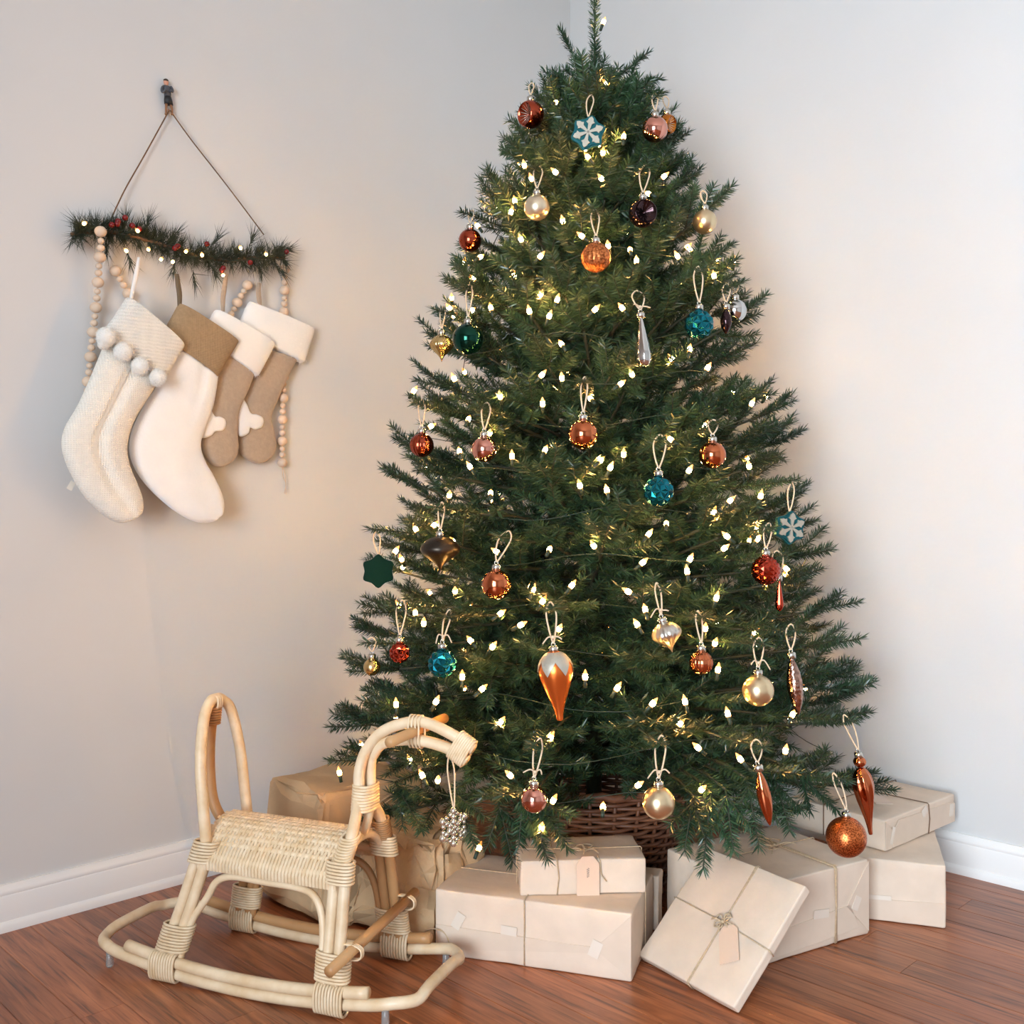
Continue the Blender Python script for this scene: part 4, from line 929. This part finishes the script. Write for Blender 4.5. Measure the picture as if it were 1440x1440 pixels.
# foot bar tied across the front legs
MB().tube([(0.236, -0.185, 0.112), (0.238, 0.14, 0.138)], 0.0105, 12).build('foot_bar', cane2, horse)
for s in (-1, 1): binding((0.232, s * 0.104 - 0.004, 0.122 + 0.008 * s), (0.232, s * 0.104 + 0.004, 0.122 + 0.008 * s), (0.024, 0, 0), (0, 0, 0.0135), 3, 0.0018)
# seat: arched frame of strips woven both ways
def sz(y): return 0.300 - 0.072 * (abs(y) / 0.098) ** 2.3
def snorm(y):
    d = (sz(y + 0.001) - sz(y - 0.001)) / 0.002; return Vector((0, -d, 1)).normalized()
for s in (-1, 1): pole('seat_rail', [(-0.125, s * 0.083, 0.240), (0.04, s * 0.084, 0.237), (0.20, s * 0.083, 0.240)], 0.0095, 4, cane)
for x in (-0.118, 0.195): pole('seat_rail', [(x, y, sz(y) - 0.009) for y in (-0.09, -0.06, -0.03, 0, 0.03, 0.06, 0.09)], 0.0085, 4, cane)
NSX = 42; warps = [-0.072 + 0.144 * j / 12 for j in range(13)]
for i in range(NSX):
    x = -0.122 + 0.318 * (i + 0.5) / NSX; b = MB(); ys = [-0.103, -0.102, -0.099] + [-0.095 + 0.19 * q / 36 for q in range(37)] + [0.099, 0.102, 0.103]; path = []; ups = []
    for y in ys:
        if abs(y) > 0.0955:
            f = (abs(y) - 0.095) / 0.008; path.append(Vector((x, math.copysign(0.095 + 0.002 * math.sin(f * 2.6), y), sz(0.095) - 0.016 * f))); ups.append(Vector((0, math.copysign(1, y), 0.3)).normalized())
        else:
            wv = 0.0013 * math.cos(math.pi * (y + 0.072) / 0.012 + math.pi * i) if abs(y) < 0.078 else 0.001
            path.append(Vector((x, y, sz(y))) + snorm(y) * (0.0014 + wv)); ups.append(snorm(y))
    b.strip(path, ups, 0.0068, 0.0018); autosmooth(b.build('seat_strip', canew, horse), 50)
for j, y in enumerate(warps):
    b = MB(); path = []; n_ = snorm(y)
    for q in range(NSX * 2 + 1):
        x = -0.126 + 0.326 * q / (NSX * 2); ph = math.pi * ((x + 0.122) / 0.318 * NSX - 0.5) + math.pi * j
        path.append(Vector((x, y, sz(y))) + n_ * (0.0014 - 0.0015 * math.cos(ph)))
    b.strip(path, [n_] * len(path), 0.0088, 0.0016); autosmooth(b.build('seat_strip', canew, horse), 50)

# ================================================================== wall hanging on the left wall
HO = at_wall(250, 720, 0.0); HO.z = 0.0
HANG = T3(HO) @ Matrix.Rotation(math.atan2(u.y, u.x), 4, 'Z'); HINV = HANG.inverted()
def wl(px, py, off): return HINV @ at_wall(px, py, off)      # local: x along the wall, -y into the room, z up
def hthing(name, label, cat, px, py, group=None):
    p = at_wall(px, py, 0.0); M = T3(p) @ HANG.to_quaternion().to_matrix().to_4x4(); t = thing(name, label, cat, M, group); t['_o'] = 0
    del t['_o']; return t, M.inverted() @ HANG
# ---- little figure used as a hook
woodfig = {'skin': mat('painted_skin', (206, 150, 124), 0.6), 'hair': mat('painted_hair', (34, 26, 22), 0.6), 'top': mat('painted_grey_top', (74, 76, 82), 0.6), 'skirt': mat('painted_dark_skirt', (36, 36, 36), 0.6), 'leg': mat('bare_wood_legs', (150, 104, 70), 0.6)}
hk, HI = hthing('wall_hook', 'tiny painted wooden figure in grey top and dark skirt fixed to the wall as hook', 'hook', 236, 160)
def hp(px, py, off=0.012): return HI @ wl(px, py, off)
b = MB()
def ell(b, rows, n=12):
    """stack of ellipses (px left, px right, py, depth)"""
    vs = []; m = len(rows)
    for (l, r, y, dp) in rows:
        c = hp((l + r) / 2, y); hw = (hp(r, y) - hp(l, y)).length / 2
        for k in range(n): a = 2 * math.pi * k / n; vs.append(c + Vector((hw * math.cos(a), dp * math.sin(a), 0)))
    fs = [(i * n + k, (i + 1) * n + k, (i + 1) * n + (k + 1) % n, i * n + (k + 1) % n) for i in range(m - 1) for k in range(n)] + [tuple(range(n)), tuple((m - 1) * n + k for k in range(n - 1, -1, -1))]
    b.add(vs, fs)
b.mi = 0; ell(b, [(231, 236, 113, 0.004), (230, 237, 115, 0.0055), (230.5, 236.5, 118, 0.005), (232, 236, 120, 0.004), (232.5, 235.5, 122, 0.003)])
b.mi = 1; ell(b, [(231.5, 237, 120.5, 0.004), (229, 240, 121.5, 0.006), (228.5, 240.5, 125, 0.007), (231, 240, 130, 0.007), (231.5, 240, 137, 0.007)])
for s, pts in ((0, [(229, 122), (227.5, 126), (229, 129.5), (233, 126)]), (1, [(240, 122), (242.5, 126), (242.5, 129), (239, 127)])):
    b.tube(catmull([hp(x, y, 0.014 + 0.004 * i) for i, (x, y) in enumerate(pts)], 4), 0.0032, 8)
b.mi = 2; ell(b, [(231.5, 240.2, 136, 0.0074), (231, 242, 141, 0.008), (231.5, 243, 147, 0.008)])
b.mi = 3
for x0, x1 in ((234, 233.5), (240, 242)): b.tube([hp(x0, 146), hp(x1, 154), hp(x1, 159), hp(x1 - 0.3, 160.5, 0.018)], [0.0035, 0.003, 0.0028, 0.003], 8)
fb = b.build('figure_body', [woodfig['skin'], woodfig['top'], woodfig['skirt'], woodfig['leg']], hk, True, None, True)
b = MB(); c = hp(233.3, 113.3); b.sphere(c, 0.0062, 12, 8, (1, 1, 0.72)); b.build('hair', woodfig['hair'], hk)
b = MB(); b.tube([hp(237, 157, 0.0), hp(237, 157, 0.014), hp(237, 154, 0.017)], 0.0022, 8); b.build('hook_peg', woodfig['leg'], hk)
# ---- evergreen garland on a stick, hung by brown twine
gar, GI = hthing('pine_garland', 'thin evergreen garland with red berries and tiny lights hung on brown twine above the stockings', 'garland', 250, 345)
def gp(px, py, off): return GI @ wl(px, py, off)
brtw = mat('brown_twine', (112, 82, 56), 0.85, vary=0.2, vscale=150); pinem = mat('pine_needles', (36, 46, 34), 0.5, rgb2=(56, 66, 48), vscale=30); berrym = mat('red_berry', (118, 20, 22), 0.25)
tw = MB(); 
tw.tube(catmull([gp(238, 155, 0.016), gp(205, 215, 0.016), gp(175, 268, 0.02), gp(153, 315, 0.03)], 8), 0.0017, 6)
tw.tube(catmull([gp(239, 155, 0.016), gp(270, 198, 0.016), gp(320, 262, 0.02), gp(371, 330, 0.03)], 8), 0.0017, 6); tw.build('hanging_twine', brtw, gar)
STEM = [(100, 330), (140, 326), (175, 330), (215, 340), (250, 352), (285, 362), (325, 366), (365, 362), (400, 362)]
sp = catmull([gp(x, y, 0.035) for x, y in STEM], 6); MB().tube(sp, 0.005, 8).build('stem', brtw, gar)
rng = random.Random(8); gn = MB()
def pine_burst(p, d, n, ln, spread):
    d = Vector(d).normalized()
    for i in range(n):
        v = (d + Vector((rng.gauss(0, spread), rng.gauss(0, spread), rng.gauss(0, spread)))).normalized(); L = ln * rng.uniform(0.6, 1.1); q = p + d * rng.uniform(-0.01, 0.02)
        tip = q + v * L
        lim = -0.004
        if tip.y > lim: tip.y = lim - 0.01 * rng.random()
        e = v.cross(Vector((rng.random(), rng.random(), rng.random()))).normalized() * 0.0009; f = v.cross(e).normalized() * 0.0007
        gn.add([q + e, q - e, q + f, tip], [(0, 1, 3), (1, 2, 3), (2, 0, 3)])
for i, p in enumerate(sp[1:-1]):
    for q in range(5):
        a = rng.uniform(0, 6.28); dv = Vector((rng.uniform(-0.5, 0.5), -0.45 + 0.55 * math.cos(a) * 0.6, math.sin(a)))
        pine_burst(p, dv, 16, 0.046, 0.36)
for (px, py, dx, dz) in ((125, 328, -1, 0.1), (120, 330, -0.9, -0.35), (118, 322, -0.8, 0.5), (205, 322, 0.2, 1), (150, 345, -0.1, -1), (180, 358, 0.2, -1), (240, 318 + 20, 0.5, 0.9), (300, 342, 0.5, 0.8), (352, 342, 0.3, 1), (385, 355, 0.7, 0.5), (245, 372, -0.2, -1), (272, 385, 0.0, -1), (300, 378, 0.3, -1), (365, 375, 0.1, -1), (390, 375, 0.5, -0.6), (395, 352, 0.8, 0.2), (175, 318, 0.1, 1)):
    pine_burst(gp(px, py, 0.035), (dx, -0.25, dz), 30, 0.052, 0.33)
nd = gn.build('needles', pinem, gar, False); nd['kind'] = 'stuff'
be = MB(); be.sphere((0, 0, 0), 0.0068, 12, 8); bme = be.mesh('berry', berrym)
for (px, py) in ((166, 311), (165, 315), (176, 306), (186, 317), (157, 316), (250, 346), (246, 349), (291, 343), (314, 377), (312, 380), (352, 369), (403, 354), (196, 322)):
    link('berry', bme, gar, T3(gp(px, py, 0.065)))
sg = MB(); sg.lathe([(0.0008, -0.006), (0.0034, -0.004), (0.0038, 0.0), (0.0026, 0.004), (0.0005, 0.007)], 8); sgm = sg.mesh('light_bulb', tinym)
for (px, py) in ((119, 314), (193, 324), (177, 352), (209, 350), (227, 364), (243, 368), (262, 353), (314, 387), (338, 348), (374, 357), (284, 358)):
    link('light_bulb', sgm, gar, T3(gp(px, py, 0.070)) @ Euler((rng.uniform(-1, 1), rng.uniform(-1, 1), 0)).to_matrix().to_4x4())
# ---- wooden bead strings
beadm = mat('raw_wood_bead', (226, 200, 174), 0.6, vary=0.08, vscale=60, objrand=0.06)
bd0 = MB(); bd0.sphere((0, 0, 0), 1.0, 16, 12); beadme = bd0.mesh('bead', beadm)
def bead_string(label, pieces, px, py, tails=()):
    t, I = hthing('bead_garland', label, 'garland', px, py, 'wooden bead strings draped over the evergreen garland'); st = MB()
    for pts, off in pieces:
        P = [I @ wl(x, y, o) for (x, y), o in zip(pts, off if isinstance(off, (list, tuple)) else [off] * len(pts))]; P = catmull(P, 12); st.tube(P, 0.0009, 5)
        L = [0]
        for i in range(1, len(P)): L.append(L[-1] + (P[i] - P[i - 1]).length)
        pos = 0.012; k = 0; seq = [0.0135, 0.0075, 0.0085]; prev = None
        while pos < L[-1]:
            r = seq[k % 3]; 
            if prev is not None: pos += r * 0.98
            if pos > L[-1]: break
            i = next(j for j in range(len(L)) if L[j] >= pos); f = (pos - L[i - 1]) / max(1e-9, L[i] - L[i - 1]); p = P[i - 1].lerp(P[i], f)
            link('bead', beadme, t, T3(p) @ Matrix.Diagonal((r, r, r * 0.92, 1))); pos += r * 0.98; prev = r; k += 1
    for pts in tails: st.tube(catmull([I @ wl(x, y, 0.012) for x, y in pts], 5), 0.0009, 5)
    st.build('string', twinem, t)
bead_string('string of raw wooden beads hanging beside the cream knitted stocking', [([(141, 318), (142, 345), (139, 375), (136, 420), (130, 475), (125, 525), (121, 565)], [0.075, 0.07, 0.05, 0.03, 0.025, 0.022, 0.02]), ([(159, 374), (167, 390), (180, 412), (192, 440)], 0.018)], 135, 330)
bead_string('string of raw wooden beads hanging beside the tan fur-cuffed stockings', [([(401, 372), (400, 405), (399, 445), (399, 500), (399, 540), (397, 600), (397, 657)], 0.016), ([(351, 396), (341, 412), (330, 432), (318, 455)], 0.016)], 399, 372, [((397, 655), (398, 670), (402, 680), (400, 694)), ((397, 655), (401, 668), (402, 690), (402, 695))])

# ---- stockings
knitm = mat('cream_knit', (242, 235, 222), 0.9, vary=0.03, vscale=50, bump=0.55, bscale=70, btype='knit', bdist=0.003, sheen=0.2)
knitcm = mat('cream_knit_cuff', (240, 234, 224), 0.9, vary=0.04, vscale=30, bump=0.7, bscale=110, btype='knit', bdist=0.003, sheen=0.2, stretch=(1, 1, 0.35))
plushm = mat('white_plush', (240, 238, 236), 0.95, bump=0.25, bscale=160, sheen=0.5, vary=0.015, vscale=30)
burlapm = mat('tan_burlap', (168, 142, 108), 0.9, vary=0.10, vscale=140, bump=0.6, bscale=130, btype='knit', bdist=0.002)
feltm = mat('taupe_felt', (176, 156, 134), 0.95, vary=0.06, vscale=120, bump=0.4, bscale=220, sheen=0.3)
furm = mat('white_fur', (244, 241, 236), 0.95, sheen=0.5)
boneM = mat('white_felt', (244, 240, 236), 0.95, bump=0.2, bscale=200, sheen=0.3)
def interp(pairs, n):
    Ls = catmull([(a, b_, 0) for (a, b_), _ in pairs], n); Rs = catmull([(a, b_, 0) for _, (a, b_) in pairs], n); return list(zip(Ls, Rs))
def sweep(I, pairs, off, thick, n=5, seg=36, p=0.72, ends=(1.0, 0.35), dent=None):
    """pillow-like body between left and right outlines"""
    b = MB(); S = interp(pairs, n); m = len(S); vs = []
    for i, (l, r) in enumerate(S):
        L_ = I @ wl(l.x, l.y, off); R_ = I @ wl(r.x, r.y, off); c = (L_ + R_) / 2; A = (R_ - L_) / 2
        f = i / (m - 1); tk = thick / 2
        tk *= min(1.0, ends[0] + (1 - ends[0]) * f / 0.12) * (1.0 if f < 0.72 else ends[1] + (1 - ends[1]) * math.sqrt(max(0, 1 - ((f - 0.72) / 0.28) ** 2)))
        for k in range(seg):
            a = 2 * math.pi * k / seg; ca, sa = math.cos(a), math.sin(a); x = math.copysign(abs(ca) ** p, ca); y = math.copysign(abs(sa) ** 0.85, sa)
            q = c + A * x + Vector((0, tk * y, 0))
            if dent and y < 0: q.y += dent(f, x) * tk
            vs.append(q)
    fs = [(i * seg + k, i * seg + (k + 1) % seg, (i + 1) * seg + (k + 1) % seg, (i + 1) * seg + k) for i in range(m - 1) for k in range(seg)]
    fs += [tuple(range(seg - 1, -1, -1)), tuple((m - 1) * seg + k for k in range(seg))]
    b.add(vs, fs); return b
def fuzz(b, n, ln, rng, wd=0.0005, down=0.3):
    """short fibres standing on the faces of a built mesh"""
    f = MB(); fl = [q for q in b.f if len(q) == 4]; V = [Vector(v) for v in b.v]
    for i in range(n):
        q = rng.choice(fl); A, B, C_, D = (V[k] for k in q); x, y = rng.random(), rng.random(); p = A.lerp(B, x).lerp(D.lerp(C_, x), y)
        nn = (B - A).cross(D - A)
        if nn.length < 1e-12: continue
        nn.normalize(); c = sum((V[k] for k in q), Vector()) / 4
        d = (nn * 1.0 + Vector((rng.gauss(0, 0.5), rng.gauss(0, 0.4), rng.gauss(0, 0.5) - down))).normalized(); L = ln * rng.uniform(0.5, 1.2)
        e = d.cross(Vector((rng.random(), rng.random(), rng.random()))).normalized() * wd
        f.add([p - e, p + e, p + d * L], [(0, 1, 2)])
    return f
def strap(t, I, pts, off, m, wd=0.009):
    for i, dx in enumerate((-1.4, 1.4)):
        P = [I @ wl(x + dx * f, y, off) for (x, y), f in zip(pts, (0.5, 1.0, 1.0, 0.4))]; P = catmull(P, 4); MB().strip(P, [Vector((0.25 * dx, -1, 0)).normalized()] * len(P), wd, 0.0016).build('hanging_loop', m, t)
GS = 'stockings hanging from the evergreen garland'
# tan stockings first (they hang behind)
def bone(t, I, outline, off):
    """cushioned felt patch from its outline"""
    P = catmull([(x, y, 0) for x, y in outline], 4, True); cx = sum(p.x for p in P) / len(P); cy = sum(p.y for p in P) / len(P); n = len(P); b = MB(); vs = []
    for (k, o) in ((1.0, 0.0), (1.0, 0.004), (0.93, 0.0075), (0.80, 0.009)):
        vs += [I @ wl(cx + (p.x - cx) * k, cy + (p.y - cy) * k, off + o) for p in P]
    b.add(vs, [(r * n + i, r * n + (i + 1) % n, (r + 1) * n + (i + 1) % n, (r + 1) * n + i) for r in range(3) for i in range(n)] + [tuple(3 * n + i for i in range(n)), tuple(range(n - 1, -1, -1))])
    b.build('bone_patch', boneM, t, True, None, True)
rng = random.Random(31)
t, I = hthing('christmas_stocking', 'taupe felt stocking with white fur cuff and bone patch nearest the tree', 'stocking', 385, 420, GS)
b = sweep(I, [((360, 488), (417, 506)), ((354, 527), (402, 536)), ((342, 552), (390, 563)), ((337, 575), (381, 586)), ((334, 600), (384, 603)), ((334, 625), (388, 626)), ((340, 640), (383, 641)), ((351, 648), (373, 649)), ((359, 651.5), (366, 651.5))], 0.022, 0.034); b.build('sock', feltm, t)
b = sweep(I, [((351, 424), (437, 461)), ((347, 430), (441, 466)), ((339, 448), (434, 489)), ((333, 463), (428, 507)), ((337, 467), (423, 510))], 0.024, 0.044, 5, 40, 0.7, (0.5, 0.5)); c_ = b.build('cuff', furm, t); f_ = fuzz(b, 7000, 0.0105, rng, 0.0007).build('fur', furm, c_, False); f_['kind'] = 'stuff'
bone(t, I, [(340, 559), (347, 568), (353, 581), (361, 582.8), (369, 586.7), (371, 593), (368, 601), (359, 604), (352, 601.7), (350, 609), (341, 614), (335, 611), (334, 593), (332, 577), (335, 563)], 0.038)
strap(t, I, [(365, 398), (364, 410), (365, 422), (366, 432)], 0.03, feltm)
t, I = hthing('christmas_stocking', 'taupe felt stocking with white fur cuff half behind the white plush stocking', 'stocking', 330, 430, GS)
b = sweep(I, [((300, 490), (358, 524)), ((298, 540), (349, 548)), ((292, 575), (336, 578)), ((284, 605), (333.5, 608)), ((282, 625), (335, 630)), ((288, 642), (331, 643)), ((298, 653), (322, 652)), ((305, 656), (314, 656))], 0.046, 0.034); b.build('sock', feltm, t)
b = sweep(I, [((306, 436), (381, 481)), ((301, 438), (385, 486)), ((292, 456), (374, 508)), ((283, 474), (364, 526)), ((288, 479), (358, 528))], 0.050, 0.044, 5, 40, 0.7, (0.5, 0.5)); c_ = b.build('cuff', furm, t); f_ = fuzz(b, 7000, 0.0105, rng, 0.0007).build('fur', furm, c_, False); f_['kind'] = 'stuff'
bone(t, I, [(294, 572), (299, 580), (303, 585.6), (309, 585.8), (316.7, 590), (318, 598), (313, 605.6), (303, 607), (296.7, 613), (284, 616), (280, 606), (284, 590), (288, 578)], 0.062)
strap(t, I, [(319, 385), (316, 405), (314, 420), (314, 438)], 0.055, feltm)
t, I = hthing('christmas_stocking', 'plain white plush stocking with a folded tan burlap cuff', 'stocking', 280, 430, GS)
dent2 = lambda f, x: 0.28 * math.exp(-((x - 0.35) / 0.10) ** 2) * max(0, 1 - f / 0.35) + 0.10 * math.sin(6 * x + 9 * f) * f
b = sweep(I, [((233, 480), (306, 530)), ((224, 535), (303, 552)), ((205, 566), (298, 576)), ((187, 602), (286, 608)), ((182, 630), (282, 628)), ((188, 655), (288, 649)), ((204, 680), (297, 665)), ((229, 705), (306, 682)), ((254, 724), (312, 697)), ((276, 734), (314, 708)), ((294, 735), (313, 718)), ((302, 730), (309, 724))], 0.074, 0.044, 5, 48, 0.75, (1, 0.4), dent2); s_ = b.build('sock', plushm, t); f_ = fuzz(b, 5000, 0.0028, rng, 0.0004).build('plush_pile', plushm, s_, False); f_['kind'] = 'stuff'
b = sweep(I, [((252, 427), (334, 481)), ((250, 430), (333, 484)), ((238, 452), (319, 507)), ((226, 474), (306, 529)), ((228, 476), (304, 530))], 0.076, 0.046, 5, 40, 0.6, (0.8, 0.8)); b.build('cuff', burlapm, t)
strap(t, I, [(249, 385), (251, 400), (253, 415), (253, 436)], 0.078, mat('olive_ribbon', (108, 92, 70), 0.8))
t, I = hthing('christmas_stocking', 'cream knitted stocking with pom-poms along its cuff, biggest and nearest the wood beads', 'stocking', 190, 420, GS)
dent1 = lambda f, x: 0.75 * math.exp(-((x - 0.02 - 0.10 * f) / 0.11) ** 2) * (1 - 0.9 * max(0, f - 0.62) / 0.38)
b = sweep(I, [((146, 486), (223, 536)), ((129, 527), (206, 562)), ((110, 569), (190, 588)), ((92, 600), (181, 612)), ((87, 624), (178, 632)), ((92, 648), (181, 652)), ((103, 672), (187, 668)), ((116, 694), (193, 682)), ((132, 712), (198, 696)), ((150, 727), (200.5, 709)), ((168, 735), (199, 720)), ((181, 733), (195, 725))], 0.104, 0.05, 6, 56, 0.75, (1, 0.4), dent1); b.build('sock', knitm, t)
b = sweep(I, [((179, 419), (257, 485)), ((176, 421), (257, 490)), ((160, 446), (243, 514)), ((142, 470), (229, 538)), ((144, 474), (226, 540))], 0.106, 0.052, 5, 40, 0.6, (0.75, 0.8)); b.build('cuff', knitcm, t)
pomm = mat('white_pompom', (240, 236, 228), 0.95, sheen=0.5)
for (px, py, r) in ((149, 474, 0.0215), (173, 495, 0.0215), (197, 515, 0.0205), (222, 531, 0.0200), (146, 483, 0.013)):
    c = I @ wl(px, py, 0.142); pb = MB(); pb.sphere((0, 0, 0), r * 0.92, 20, 14)
    pb.v = [tuple(Vector(v) * (1 + 0.06 * noise.noise(Vector(v) * 160))) for v in pb.v]
    o = pb.build('pompom', pomm, t, True, T3(c)); f_ = fuzz(pb, 1300, 0.0042, rng, 0.0006, 0).build('pile', pomm, o, False); f_['kind'] = 'stuff'
strap(t, I, [(196, 362), (192, 385), (188, 404), (184, 424)], 0.107, mat('white_ribbon', (238, 234, 228), 0.8), 0.007)
MB().prism([(-0.006, -0.010), (0.006, -0.010), (0.006, 0.010), (-0.006, 0.010)], -0.0005, 0.0005).build('sewn_label', mat('label_cloth', (226, 220, 208), 0.8), t, False, T3(I @ wl(100, 683, 0.085)) @ Matrix.Rotation(0.5, 4, 'Y'), True)
